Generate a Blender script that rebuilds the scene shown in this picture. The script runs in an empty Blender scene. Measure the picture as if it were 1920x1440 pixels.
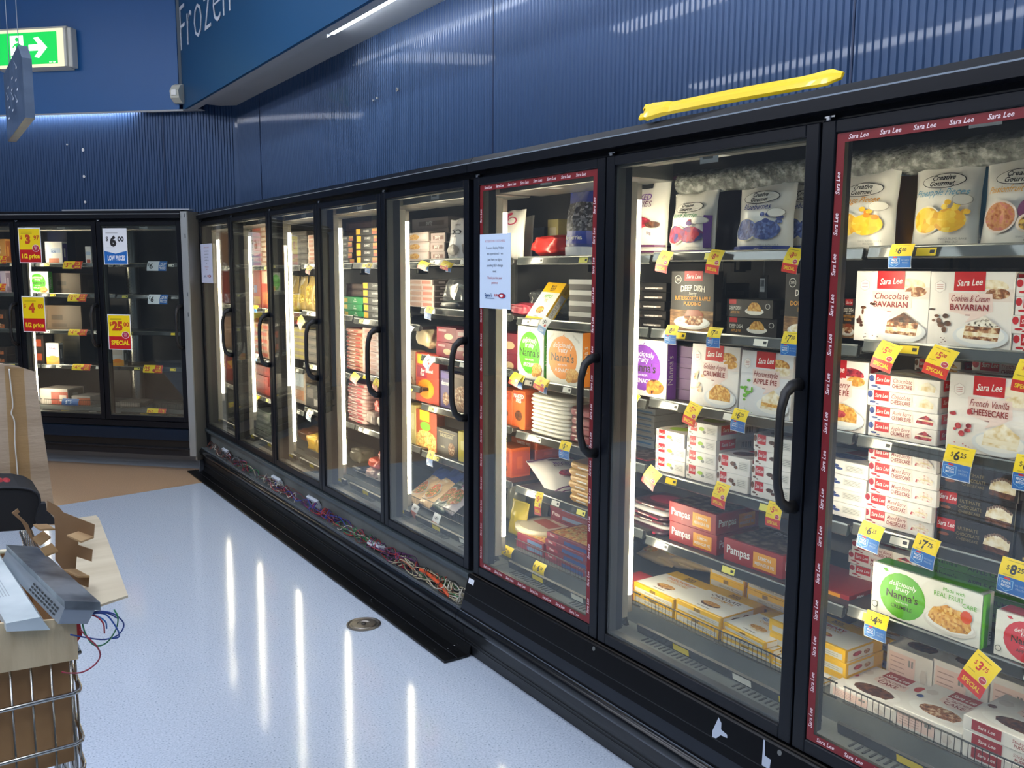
import bpy, bmesh, math, random
from mathutils import Matrix, Vector, noise
random.seed(7)
SC = bpy.context.scene
COL = SC.collection
# ------------------------------------------------------------------ camera
FPX, PITCH, ROLL, YAW, CD, CZ = 1639.27, -0.1275, 0.0061, 0.5963, 1.7872, 1.546
_f = Vector((math.sin(YAW)*math.cos(PITCH), math.cos(YAW)*math.cos(PITCH), math.sin(PITCH)))
_r0 = Vector((math.cos(YAW), -math.sin(YAW), 0)); _u0 = _r0.cross(_f)
_r = _r0*math.cos(ROLL)+_u0*math.sin(ROLL); _u = -_r0*math.sin(ROLL)+_u0*math.cos(ROLL)
CAM = Vector((-CD, 0, CZ))
cam = bpy.data.objects.new('camera', bpy.data.cameras.new('camera')); COL.objects.link(cam)
cam.matrix_world = Matrix(((_r.x, _u.x, -_f.x, CAM.x), (_r.y, _u.y, -_f.y, CAM.y), (_r.z, _u.z, -_f.z, CAM.z), (0, 0, 0, 1)))
cam.data.sensor_width = 36; cam.data.lens = FPX/1920*36; cam.data.clip_start = .02
SC.camera = cam
# ------------------------------------------------------------------ light settings
SC.view_settings.view_transform = 'Standard'; SC.view_settings.look = 'None'
SC.view_settings.exposure = 0.12; SC.view_settings.gamma = 1; SC.view_settings.use_curve_mapping = False
W = bpy.data.worlds.new('world'); SC.world = W; W.use_nodes = True
W.node_tree.nodes['Background'].inputs[0].default_value = (.55, .72, 1, 1)
W.node_tree.nodes['Background'].inputs[1].default_value = .085
CEIL_E = 25      # ceiling light strips
LED_E = 36       # freezer tubes
SOFFIT_E = 26    # tube under the bulkhead
SC.cycles.use_denoising = True
SC.cycles.max_bounces = 10; SC.cycles.transparent_max_bounces = 24; SC.cycles.diffuse_bounces = 4
SC.cycles.sample_clamp_indirect = 4
# ------------------------------------------------------------------ helpers: pixel -> place
S2 = math.sqrt(.5)
FR = {'m': (Vector((0, 6.838, 0)), -math.pi/2), 'l': (Vector((-.1354, 6.815, 0)), -math.pi/4)}
def proj(P):
    v = P-CAM; w = v.dot(_f); return 960+FPX*v.dot(_r)/w, 720-FPX*v.dot(_u)/w
def ray(u, v): return _f+_r*((u-960)/FPX)-_u*((v-720)/FPX)
def wpt(fr, X, Y, Z):
    o, a = FR[fr]; return Vector((o.x+X*math.cos(a)-Y*math.sin(a), o.y+X*math.sin(a)+Y*math.cos(a), Z))
def at(fr, u, v, Y):
    """local X, Z of the point seen at pixel (u,v) on the plane Y of a cabinet frame"""
    o, a = FR[fr]; n = Vector((-math.sin(a), math.cos(a), 0)); d = ray(u, v)
    P = CAM+d*((o+n*Y-CAM).dot(n)/d.dot(n)); q = P-o
    return q.x*math.cos(a)+q.y*math.sin(a), P.z
def LX(fr, u, Y, Z):
    lo, hi = -4, 7.5
    for _ in range(40):
        mid = (lo+hi)/2; P = wpt(fr, mid, Y, Z)
        if (P-CAM).dot(_f) < .1 or proj(P)[0] > u: hi = mid
        else: lo = mid
    return (lo+hi)/2
def ony(u, v, y): d = ray(u, v); return CAM+d*((y-CAM.y)/d.y)
def onz(u, v, z): d = ray(u, v); return CAM+d*((z-CAM.z)/d.z)
def onx(u, v, x): d = ray(u, v); return CAM+d*((x-CAM.x)/d.x)
# ------------------------------------------------------------------ materials
_mc = {}
def lin(h):
    h = h.lstrip('#'); c = [int(h[i:i+2], 16)/255 for i in (0, 2, 4)]
    return tuple((x/12.92 if x <= .04045 else ((x+.055)/1.055)**2.4) for x in c)+(1,)
def mat(c, rough=.5, metal=0, name=None, coat=0, spec=.5):
    k = (c, rough, metal, name, coat, spec)
    if k in _mc: return _mc[k]
    m = bpy.data.materials.new(name or 'paint_'+c); m.use_nodes = True
    b = m.node_tree.nodes['Principled BSDF']
    b.inputs['Base Color'].default_value = lin(c); b.inputs['Roughness'].default_value = rough
    b.inputs['Metallic'].default_value = metal; b.inputs['Coat Weight'].default_value = coat
    b.inputs['Specular IOR Level'].default_value = spec
    _mc[k] = m; return m
def emis(c, s, name):
    m = bpy.data.materials.new(name); m.use_nodes = True; b = m.node_tree.nodes['Principled BSDF']
    b.inputs['Base Color'].default_value = (0, 0, 0, 1)
    b.inputs['Emission Color'].default_value = lin(c); b.inputs['Emission Strength'].default_value = s; return m
def nmat(name, cols, scale=40, rough=.5, metal=0, detail=3, bump=0, bscale=None, stretch=None, coat=0, pos=None, kind='noise'):
    """noise driven colour (and bump)"""
    k = ('n', name)
    if k in _mc: return _mc[k]
    m = bpy.data.materials.new(name); m.use_nodes = True; t = m.node_tree; N = t.nodes; L = t.links
    b = N['Principled BSDF']; b.inputs['Roughness'].default_value = rough; b.inputs['Metallic'].default_value = metal
    b.inputs['Coat Weight'].default_value = coat
    tc = N.new('ShaderNodeTexCoord'); mp = N.new('ShaderNodeMapping'); L.new(tc.outputs['Object'], mp.inputs[0])
    if stretch: mp.inputs['Scale'].default_value = stretch
    if kind == 'vor':
        nz = N.new('ShaderNodeTexVoronoi'); nz.inputs['Scale'].default_value = scale; out = nz.outputs['Color']
    else:
        nz = N.new('ShaderNodeTexNoise'); nz.inputs['Scale'].default_value = scale; nz.inputs['Detail'].default_value = detail; out = nz.outputs[0]
    L.new(mp.outputs[0], nz.inputs['Vector'])
    r = N.new('ShaderNodeValToRGB'); L.new(out, r.inputs[0]); e = r.color_ramp.elements
    n = len(cols); pos = pos or ([.35+.3*i/(n-1) for i in range(n)] if kind != 'vor' else [i/(n-1) for i in range(n)])
    while len(e) < n: e.new(.5)
    for i, c in enumerate(cols): e[i].position = pos[i]; e[i].color = lin(c)
    L.new(r.outputs[0], b.inputs['Base Color'])
    if bump:
        bn = N.new('ShaderNodeTexNoise'); bn.inputs['Scale'].default_value = bscale or scale; bn.inputs['Detail'].default_value = 4
        L.new(mp.outputs[0], bn.inputs['Vector']); bp = N.new('ShaderNodeBump'); bp.inputs['Strength'].default_value = bump
        bp.inputs['Distance'].default_value = .01; L.new(bn.outputs[0], bp.inputs['Height']); L.new(bp.outputs[0], b.inputs['Normal'])
    _mc[k] = m; return m
def glassmat(name, tint, base=.04, rough=.0, mul=.96, haze=0.0):
    m = bpy.data.materials.new(name); m.use_nodes = True; t = m.node_tree; N = t.nodes; L = t.links
    N.remove(N['Principled BSDF']); out = N['Material Output']
    tr = N.new('ShaderNodeBsdfTransparent'); tr.inputs[0].default_value = lin(tint)
    gl = N.new('ShaderNodeBsdfGlossy'); gl.inputs['Roughness'].default_value = rough; gl.inputs[0].default_value = (1, 1, 1, 1)
    lw = N.new('ShaderNodeLayerWeight'); lw.inputs[0].default_value = .5
    p = N.new('ShaderNodeMath'); p.operation = 'POWER'; p.inputs[1].default_value = 4.2; L.new(lw.outputs['Facing'], p.inputs[0])
    q = N.new('ShaderNodeMath'); q.operation = 'MULTIPLY_ADD'; q.inputs[1].default_value = mul; q.inputs[2].default_value = base
    L.new(p.outputs[0], q.inputs[0]); q.use_clamp = True
    mx = N.new('ShaderNodeMixShader'); L.new(q.outputs[0], mx.inputs[0]); L.new(tr.outputs[0], mx.inputs[1]); L.new(gl.outputs[0], mx.inputs[2])
    last = mx
    if haze:
        df = N.new('ShaderNodeBsdfDiffuse'); df.inputs[0].default_value = (.8, .8, .8, 1)
        m2 = N.new('ShaderNodeMixShader'); m2.inputs[0].default_value = haze
        L.new(mx.outputs[0], m2.inputs[1]); L.new(df.outputs[0], m2.inputs[2]); last = m2
    L.new(last.outputs[0], out.inputs[0]); return m
WHITE = mat('f4f2ee', .45); CREAM = mat('efe9dc', .45); RED = mat('c01f26', .4); DRED = mat('8e1f26', .45); PINK = mat('eccfc6', .5)
BLACK = mat('0a0a0c', .4); INK = mat('1b1b1e', .5); GREY = mat('8a8a88', .5); YEL = mat('f6d600', .45); BLUE = mat('1467b8', .45)
ORANGE = mat('ef8a1d', .45); GREEN = mat('5fae2c', .45); PURP = mat('7a4a9c', .45); NAVY = mat('22335c', .45); LBLUE = mat('9fb4cf', .5)
BOXD = mat('23201f', .4); BROWN = mat('5a3a26', .5); LIME = mat('a5c93a', .5); GOLD = mat('f2b800', .4); MAROON = mat('6e1c28', .45)
STEEL = mat('b4b2ac', .34, .8, 'brushed_steel'); MIRR = mat('c9c9c4', .12, 1, 'polished_steel')
FRAME = mat('090d15', .34, 0, 'black_door_frame', 0, .28); PLAST = mat('121317', .45, 0, 'black_plastic')
SHELF = mat('3a3a3a', .38, .5, 'shelf_grey'); RAIL = mat('353838', .25, .1, 'price_rail_grey', .4)
INNER = nmat('cabinet_liner', ['35363a', '44454a'], 3, .45, .35)
INNERL = nmat('cabinet_floor_grey', ['5e6260', '707472'], 5, .5)
GLASS = glassmat('door_glass', 'f4f7f4', .05, 0, .95, .006)
CLEAR = glassmat('clear_film', 'e8ecec', .14, .18, .8, .10)
LED = emis('ffeed2', LED_E, 'tube_light'); LEDOFF = mat('dcdcd6', .4)
CAKE = nmat('food_cake', ['5a3018', 'a0633a', 'e8cfa8'], 90); CHOC = nmat('food_chocolate', ['2e160c', '57301c', '7c4a2c'], 80)
CREAMF = nmat('food_cream', ['dcc08c', 'f0e2c2', 'fbf4e4'], 60); CRUMB = nmat('food_crumble', ['9a5b1e', 'd99a3e', 'f2cf80'], 160, kind='vor')
BERRY = nmat('food_berry', ['4c0f2a', 'a81e34', 'd2545c'], 120, kind='vor'); BLUEB = nmat('food_blueberry', ['1a2350', '35488c', '6f83b8'], 130, kind='vor')
YFRUIT = nmat('food_yellow_fruit', ['e09a10', 'f4c41e', 'fbe36a'], 70, kind='vor'); PIZZA = nmat('food_pizza', ['a33a1a', 'd98a3c', 'f0cc7a', '4e7a2c'], 110, kind='vor')
VEG = nmat('food_greens', ['2a3a1c', '5a7a34', 'b8442c', 'd8c88a'], 120, kind='vor'); BERMIX = nmat('food_mixed_berries', ['3a1030', 'b8243a', '2a3a7a', 'd25a60'], 60, kind='vor')
TOPART = nmat('food_dark_art', ['2c1c18', '5a4030', '8a7a6a'], 45)
CARD = nmat('cardboard', ['a58c6c', 'b79d7c'], 12, .85, bump=.15, bscale=60, stretch=(1, 1, 8))
CARDL = nmat('cardboard_light', ['b8a584', 'c8b694'], 9, .85, bump=.1, bscale=50, stretch=(6, 1, 1))
CARDD = nmat('cardboard_brown', ['8a6844', '9c7850'], 14, .85)
TAPE = glassmat('packing_tape', 'fbf4e4', .03, .15, .15, .03)
# ------------------------------------------------------------------ text
_tc = {}
def tmesh(s, bold=0):
    k = (s, bold)
    if k in _tc: return _tc[k]
    cu = bpy.data.curves.new('t', 'FONT'); cu.body = s; cu.size = 1; cu.resolution_u = 2; cu.offset = bold
    ob = bpy.data.objects.new('t', cu); me = bpy.data.meshes.new_from_object(ob)
    V = [(v.co.x, v.co.y) for v in me.vertices]; F = [tuple(p.vertices) for p in me.polygons]
    bpy.data.objects.remove(ob); bpy.data.curves.remove(cu); bpy.data.meshes.remove(me)
    if V:
        x0 = min(v[0] for v in V); x1 = max(v[0] for v in V)
        V = [((v[0]-x0)/.70, v[1]/.70) for v in V]; w = (x1-x0)/.70
    else: w = 0
    _tc[k] = (V, F, w); return _tc[k]
# ------------------------------------------------------------------ mesh builder
class MB:
    def __init__(s): s.v = []; s.f = []; s.i = []; s.m = []; s.sm = []; s.lay = 0
    def mi(s, m):
        if m not in s.m: s.m.append(m)
        return s.m.index(m)
    def add(s, vs, fs, m, smooth=False):
        o = len(s.v); s.v += [tuple(p) for p in vs]; k = s.mi(m)
        for f in fs: s.f.append(tuple(o+i for i in f)); s.i.append(k); s.sm.append(smooth)
        return s
    def box(s, a, b, m, M=None, bev=0):
        if bev:
            bm = bmesh.new(); bmesh.ops.create_cube(bm, size=1)
            for v in bm.verts: v.co = Vector([a[k]+(v.co[k]+.5)*(b[k]-a[k]) for k in range(3)])
            bmesh.ops.bevel(bm, geom=list(bm.edges), offset=bev, segments=1, affect='EDGES')
            V = [v.co.copy() for v in bm.verts]; F = [[v.index for v in f.verts] for f in bm.faces] if bm.verts.index_update() is None else []
            bm.free()
        else:
            V = [Vector((x, y, z)) for z in (a[2], b[2]) for y in (a[1], b[1]) for x in (a[0], b[0])]
            F = [(0, 2, 3, 1), (4, 5, 7, 6), (0, 1, 5, 4), (2, 6, 7, 3), (0, 4, 6, 2), (1, 3, 7, 5)]
        if M: V = [M@v for v in V]
        return s.add(V, F, m)
    def extr(s, prof, x0, x1, m, axis='x', closed=True, smooth=False):
        """prof: (y,z) points swept along x"""
        n = len(prof); V = [(x0, p[0], p[1]) for p in prof]+[(x1, p[0], p[1]) for p in prof]
        if axis == 'y': V = [(v[1], v[0], v[2]) for v in V]
        if axis == 'z': V = [(v[1], v[2], v[0]) for v in V]
        R = range(n) if closed else range(n-1)
        F = [(i, (i+1) % n, n+(i+1) % n, n+i) for i in R]
        s.add(V, F, m, smooth)
        if closed: s.add(V, [tuple(range(n))[::-1], tuple(range(n, 2*n))], m)
        return s
    def tube(s, P, r, m, n=8, flat=1, caps=True):
        P = [Vector(p) for p in P]; V = []; F = []; up = None
        for k, p in enumerate(P):
            t = (P[min(k+1, len(P)-1)]-P[max(k-1, 0)]).normalized()
            if up is None: up = Vector((0, 0, 1)) if abs(t.z) < .9 else Vector((1, 0, 0))
            a = t.cross(up).normalized(); b = a.cross(t).normalized(); up = b
            rr = r[k] if isinstance(r, (list, tuple)) else r
            for j in range(n):
                q = 2*math.pi*j/n; V.append(p+a*math.cos(q)*rr*flat+b*math.sin(q)*rr)
        for k in range(len(P)-1):
            for j in range(n): F.append((k*n+j, k*n+(j+1) % n, (k+1)*n+(j+1) % n, (k+1)*n+j))
        if caps: F += [tuple(range(n))[::-1], tuple(range((len(P)-1)*n, len(P)*n))]
        return s.add(V, F, m, True)
    # ---- printing on a face.  fn(a,b,l) -> xyz
    def _l(s): s.lay += 1; return .00035+.00012*s.lay
    def R(s, fn, a0, b0, a1, b1, m, sub=1):
        l = s._l(); V = []; F = []
        for j in range(sub+1):
            for i in range(sub+1): V.append(fn(a0+(a1-a0)*i/sub, b0+(b1-b0)*j/sub, l))
        for j in range(sub):
            for i in range(sub): k = j*(sub+1)+i; F.append((k, k+1, k+sub+2, k+sub+1))
        return s.add(V, F, m)
    def Pg(s, fn, pts, m): l = s._l(); return s.add([fn(a, b, l) for a, b in pts], [tuple(range(len(pts)))], m)
    def E(s, fn, ca, cb, ra, rb, m, n=20, rings=1, a0=0, a1=2*math.pi):
        l = s._l(); V = [fn(ca, cb, l)]; F = []
        for r in range(1, rings+1):
            for i in range(n): q = a0+(a1-a0)*i/n; V.append(fn(ca+ra*math.cos(q)*r/rings, cb+rb*math.sin(q)*r/rings, l))
        for i in range(n):
            F.append((0, 1+i, 1+(i+1) % n))
            for r in range(1, rings): F.append((1+(r-1)*n+i, 1+r*n+i, 1+r*n+(i+1) % n, 1+(r-1)*n+(i+1) % n))
        return s.add(V, F, m)
    def T(s, fn, txt, a, b, h, m, mw=None, sh=0, bold=0, rot=0, al='c', bend=0):
        V, F, w = tmesh(txt, bold)
        if not V: return s
        sx = h
        if mw and w*h > mw: sx = mw/w
        off = -w*sx/2 if al == 'c' else (0 if al == 'l' else -w*sx)
        l = s._l(); c, q = math.cos(rot), math.sin(rot); O = []
        for x, y in V:
            X = off+x*sx+sh*y*h; Y = y*h-bend*((X/(w*sx/2+1e-6))**2)*h
            O.append(fn(a+X*c-Y*q, b+X*q+Y*c, l))
        return s.add(O, F, m)
    def mesh(s, name):
        me = bpy.data.meshes.new(name); me.from_pydata([tuple(v) for v in s.v], [], s.f)
        for m in s.m: me.materials.append(m)
        me.polygons.foreach_set('material_index', s.i); me.polygons.foreach_set('use_smooth', s.sm); me.update(); return me
    def obj(s, name, parent=None, M=None):
        o = bpy.data.objects.new(name, s.mesh(name)); COL.objects.link(o)
        if parent: o.parent = parent
        if M is not None: o.matrix_local = M
        return o
LABELS = {}
def tag(o, label, cat, group=None, kind=None):
    if kind: o['kind'] = kind
    if label:
        o['label'] = label
        n = len(label.split())
        if n > 16 or n < 4: print('LABEL LEN', n, label)
        if label in LABELS and not (group and LABELS[label] == group): print('DUP LABEL', label)
        LABELS[label] = group
    if cat: o['category'] = cat
    if group: o['group'] = group
    return o
def empty(name, loc=(0, 0, 0), rz=0):
    o = bpy.data.objects.new(name, None); COL.objects.link(o); o.location = loc; o.rotation_euler = (0, 0, rz); o.empty_display_size = .1; return o
def struct(mb, name): o = mb.obj(name); o['kind'] = 'structure'; return o
XY = lambda a, b, l: (a, -l, b)
# ------------------------------------------------------------------ room
FLB = nmat('vinyl_floor_white', ['7c8899', 'afbccd', 'bcc8d8', 'ccd6e3'], 150, .10, 0, 4, pos=[.30, .37, .52, .72], bump=.015, bscale=40)
FLO = nmat('vinyl_floor_beige', ['a88a6c', 'b89878', 'c2a484'], 160, .3, 0, 2)
def room():
    f = MB(); A, B = onz(110, 948, 0), onz(360, 908, 0); d = (B-A)/(B.x-A.x)
    l = A+d*(-9-A.x); r = A+d*(1.2-A.x)
    f.add([(-9, -4, 0), (1.2, -4, 0), r, l], [(0, 1, 2, 3)], FLB); f.add([l, r, (1.2, 11, 0), (-9, 11, 0)], [(0, 1, 2, 3)], FLO)
    o = struct(f, 'floor')
    c = MB(); c.box((-9, -4, 4.0), (-.02, 11, 4.1), mat('c9ced6', .8, 0, 'ceiling_paint')); struct(c, 'ceiling')
room()
WALLC = mat('2c476b', .38, .25, 'corrugated_blue_paint', .2); BULK = mat('204f76', .42, 0, 'teal_blue_paint'); BULKL = mat('0e5794', .42, 0, 'bright_blue_paint'); SOF = mat('aeb0b0', .7, 0, 'grey_soffit_paint')
def corr(fr, X0, X1, Yw, z0, z1, side, seams=()):
    p = .0237; pr = []; x = X0
    while x < X1-p:
        pr += [(x, Yw), (x+p*.50, Yw), (x+p*.62, Yw-.0055), (x+p*.84, Yw-.0055)]; x += p
    pr += [(X1, Yw), (X1, Yw+.09), (X0, Yw+.09)]
    n = len(pr); V = [(a, b, z0) for a, b in pr]+[(a, b, z1) for a, b in pr]
    m = MB(); m.add(V, [(i, (i+1) % n, n+(i+1) % n, n+i) for i in range(n)], WALLC)
    for sx in seams: m.box((sx-.0025, Yw-.008, z0), (sx+.0025, Yw, z1), mat('16294a', .5))
    o = struct(m, 'wall_'+side); o.location, a = FR[fr]; o.rotation_euler = (0, 0, a); return o, m
corr('m', .03, 9.9, .31, 1.99, 2.80, 'right', (.56, 3.6, 5.35))
corr('l', -4.2, .325, .31, 1.99, 2.80, 'left', (-.30,))
def marks(fr, side, pts):
    for u, v, r in pts:
        X, Z = at(fr, u, v, .302); m = MB(); m.E(lambda a, b, l: (a, -.004, b), 0, 0, r, r*1.2, WHITE, 10); m.tube([(0, .006, 0), (0, -.004, 0)], r*.7, WHITE)
        o = m.obj('wall_plug'); o.location = wpt(fr, X, .302, Z); o.rotation_euler = (0, 0, FR[fr][1])
        tag(o, 'small white filler spot on the ribbed blue %s wall' % side, 'wall plug', 'white spots on the %s wall' % side)
marks('l', 'left', [(126, 271, .006), (156, 281, .011), (158, 331, .01), (160, 379, .009)]); marks('m', 'long', [(745, 168, .009), (663, 122, .004), (700, 188, .005), (707, 184, .005)])
def bulkhead():
    # long bulkhead beside the run and the left one behind the exit sign; bottom edge z=2.75
    z = 2.75; zt = 4.02
    c = wpt('l', 0, .233, 0); x0 = -.02; cy = 7.075
    b = MB(); b.box((x0, -4, z), (x0+.02, cy, zt), BULK); b.box((x0+.02, -4, 3.95), (.5, cy+.1, zt), BULK); struct(b, 'wall_upper_right')
    b = MB(); b.box((x0+.02, -4, z), (x0+.08, cy+.05, z+.02), SOF); b.box((x0+.08, -4, z+.03), (.40, 6.9, z+.05), SOF); b.box((x0+.08, -4, z+.005), (x0+.085, 6.95, z+.03), SOF)
    struct(b, 'trim_1')
    L = MB(); X1 = (Vector((x0, cy, 0))-FR['l'][0]); X1 = X1.x*S2-X1.y*S2
    L.box((-4.2, .233, z), (X1-.01, .243, zt), BULKL); o = struct(L, 'wall_upper_left'); o.location, a = FR['l']; o.rotation_euler = (0, 0, a)
    s = MB(); s.box((-4.2, .235, z-.012), (X1+.02, .243, z), SOF); s.box((X1-.32, .245, z-.004), (X1+.16, .40, z), SOF); o = struct(s, 'trim_2'); o.location, a = FR['l']; o.rotation_euler = (0, 0, a)
bulkhead()
# ceiling light strips
CL = emis('eef3ff', CEIL_E, 'ceiling_tube'); SL = emis('eaf2ff', SOFFIT_E, 'soffit_tube')
for i, (x, y0, y1, w) in enumerate(((-1.25, -2, 2.2, .14), (-1.25, 2.6, 5.2, .14), (-3.6, -2, 3.2, .2), (-3.6, 3.6, 7.0, .2), (-6.2, -2, 8.5, .2))):
    t = empty('ceiling_light', (x, y0, 3.97)); tag(t, 'long white ceiling tube light above the aisle, %s' % ('near row by the freezers', 'far row by the freezers', 'near middle row', 'far middle row', 'outer row')[i], 'ceiling light')
    h = MB(); h.box((-w/2-.02, 0, 0), (w/2+.02, y1-y0, .03), mat('e8e8e8', .5)); h.obj('housing', t)
    h = MB(); h.box((-w/2, .02, -.03), (w/2, y1-y0-.02, 0), CL); h.obj('diffuser', t)
def soffit_light():
    t = empty('strip_light', (.06, -3.0, 2.78)); tag(t, 'long white strip light fixed under the grey soffit of the bulkhead', 'strip light')
    h = MB(); h.box((-.02, 0, -.012), (.035, 7.42, 0), mat('d8d8d8', .4)); h.obj('housing', t)
    h = MB(); h.box((-.008, .02, -.030), (.016, 7.39, -.012), SL); h.obj('tube', t)
    h = MB(); h.add([(-.02, 7.40, -.01), (.035, 7.40, -.01), (.0, 7.52, -.01), (-.02, 7.40, -.05), (.0, 7.52, -.03)], [(0, 1, 2), (0, 3, 4, 2), (1, 2, 4), (0, 1, 3), (1, 4, 3)], mat('c8ccd0', .4)); h.obj('end_bracket', t)
    # cove tube of the left wall
    t = empty('strip_light', wpt('l', 0, 0, 2.77), -math.pi/4); tag(t, 'strip light tucked above the ribbed wall behind the exit sign', 'strip light')
    h = MB(); h.box((-2.6, .245, .014), (-.52, .27, .03), mat('d8d8d8', .4)); h.obj('housing', t)
    h = MB(); h.box((-2.58, .248, -.010), (-.54, .262, .014), emis('eaf2ff', 30, 'cove_tube')); h.obj('tube', t)
soffit_light()
def lettering():
    t = empty('wall_lettering', (-.021, 7.05, 3.17), -math.pi/2); tag(t, 'thin white wall lettering reading Frozen Foods on the blue bulkhead', 'lettering')
    tm = mat('dfe6f0', .5); x = 0
    for ch in 'Frozen Foods':
        if ch == ' ': x += .20; continue
        V, F, w = tmesh(ch, -.018); h = .335*(1 if ch.isupper() else 1.1)
        m = MB(); m.add([(v[0]*h*.86, -.003, v[1]*h) for v in V]+[(v[0]*h*.86, 0, v[1]*h) for v in V], F+[tuple(len(V)+i for i in f) for f in F], tm)
        o = m.obj('letter', t); o.location = (x, 0, 0); x += w*h*.86+.062
lettering()
def exit_sign():
    o_ = wpt('l', 0, .233, 0); t = empty('exit_sign', wpt('l', -1.60, .232, 3.065), -math.pi/4)
    tag(t, 'lit green exit sign with running figure and white arrow', 'exit sign')
    b = MB(); wh = mat('dedcd0', .45); b.extr([(0, 0), (-.085, .015), (-.085, .285), (-.07, .31), (0, .31)], 0, .62, wh); b.box((.62, -.07, .01), (.655, 0, .30), wh, bev=.006); b.obj('housing', t)
    g = MB(); f = lambda a, q, l: (a, -.086-l*2, q); G = emis('00b84a', 1.5, 'sign_green'); Wt = emis('f2fff0', 1.9, 'sign_white'); Yw = emis('fff8d0', 1.0, 'sign_border')
    g.R(f, .008, .012, .60, .292, Yw); g.R(f, .02, .035, .545, .27, G)
    g.R(f, .14, .055, .255, .25, Wt); g.E(f, .20, .222, .016, .016, G, 14)
    g.Pg(f, [(.18, .19), (.21, .20), (.235, .18), (.262, .175), (.262, .167), (.232, .168), (.218, .18), (.222, .14), (.245, .115), (.25, .06), (.238, .06), (.23, .11), (.20, .13), (.18, .10), (.14, .09), (.14, .10), (.172, .112), (.19, .15), (.185, .178), (.165, .16), (.158, .168)], G)
    g.Pg(f, [(.30, .135), (.385, .135), (.345, .088), (.385, .08), (.46, .155), (.385, .235), (.345, .228), (.385, .18), (.30, .18)], Wt)
    g.T(f, 'Exit Sign', .50, .042, .012, Wt, .08)
    g.obj('sign_face', t)
exit_sign()
def sensor():
    t = empty('motion_sensor', wpt('l', -.10, .232, 2.79), -math.pi/4); tag(t, 'small cream motion sensor high in the corner of the bulkheads', 'motion sensor')
    m = MB(); m.extr([(0, 0), (-.03, 0), (-.075, .03), (-.085, .08), (-.05, .125), (-.01, .14), (0, .14)], -.035, .035, mat('d8d6c4', .4), smooth=False); m.obj('body', t)
    l = MB(); l.box((-.022, -.09, .045), (.022, -.08, .09), mat('f0efe6', .3), bev=.004); l.obj('lens', t)
sensor()
def aisle_sign():
    t = empty('hanging_sign', (-1.3, 4.675, 2.235)); tag(t, 'grey hanging board with white dashes in front of the exit sign', 'sign')
    dm = nmat('sign_grey', ['4a5a70', '5f7088'], 6, .35, .3)
    b = MB(); b.add([(-.02, 0, 0), (-.02, .93, 0), (-.02, .93, .35), (-.02, .13, .345), (-.02, .0, .265), (.02, 0, 0), (.02, .93, 0), (.02, .93, .35), (.02, .13, .345), (.02, 0, .265)], [(0, 1, 2, 3, 4), (9, 8, 7, 6, 5), (0, 5, 6, 1), (1, 6, 7, 2), (2, 7, 8, 3), (3, 8, 9, 4), (4, 9, 5, 0)], dm)
    f = lambda a, q, l: (-.021-l, a, q)
    for i in range(4):
        for j in range(3):
            a = .22+j*.22+.04*(i % 2); q = .26-.05*i-.01*j; b.R(f, a, q, a+.05, q+.009, mat('e8f0fa', .4))
            if (i+j) % 3 == 0: b.Pg(f, [(a, q), (a+.012, q), (a+.12, q+.05), (a+.11, q+.05)], mat('c8d4e4', .4))
    b.obj('board', t)
    for y in (.30, .80): w = MB(); w.tube([(0, y, .33), (0, y, 1.76)], .0022, mat('b8c4d0', .4, .6), 6); w.obj('wire', t)
aisle_sign()
# ------------------------------------------------------------------ freezer cabinets
MU = 0.78
SZ = {'D8': [1.61, 1.375, 1.13, .895, .672, .405], 'D7': [1.607, 1.36, 1.13, .885, .66, .405], 'D6': [1.60, 1.36, 1.12, .90, .672, .405],
      'D5': [1.598, 1.372, 1.145, .908, .676, .40], 'D4': [1.585, 1.285, .985, .685, .385], 'D3': [1.583, 1.295, .967, .685, .385],
      'D2': [1.572, 1.279, .921, .651, .36], 'D1': [1.572, 1.279, .921, .651, .36],
      'B': [1.59, 1.345, 1.06, .78, .455], 'A': [1.59, 1.35, 1.058, .778, .455], 'C': [1.59, 1.35, 1.058, .778, .455]}
DX = {'D1': 0, 'D2': .78, 'D3': 1.56, 'D4': 2.34, 'D5': 3.12, 'D6': 3.932, 'D7': 4.712, 'D8': 5.492, 'B': -.706, 'A': -1.412, 'C': -2.118}
DWD = {k: (.78 if k[0] == 'D' else .706) for k in DX}
DFR = {k: ('m' if k[0] == 'D' else 'l') for k in DX}
DNAME = {'D8': 'rightmost door', 'D7': 'second door from right', 'D6': 'third door from right', 'D5': 'fourth door from right', 'D4': 'fifth door from right',
         'D3': 'sixth door from right', 'D2': 'seventh door from right', 'D1': 'corner door', 'B': 'angled corner case', 'A': 'angled case middle door', 'C': 'angled case left door'}
HINGE = mat('c9cbcf', .25, 1, 'zinc'); TRIML = mat('c0c8d0', .35, .5, 'trim_metal')
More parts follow.
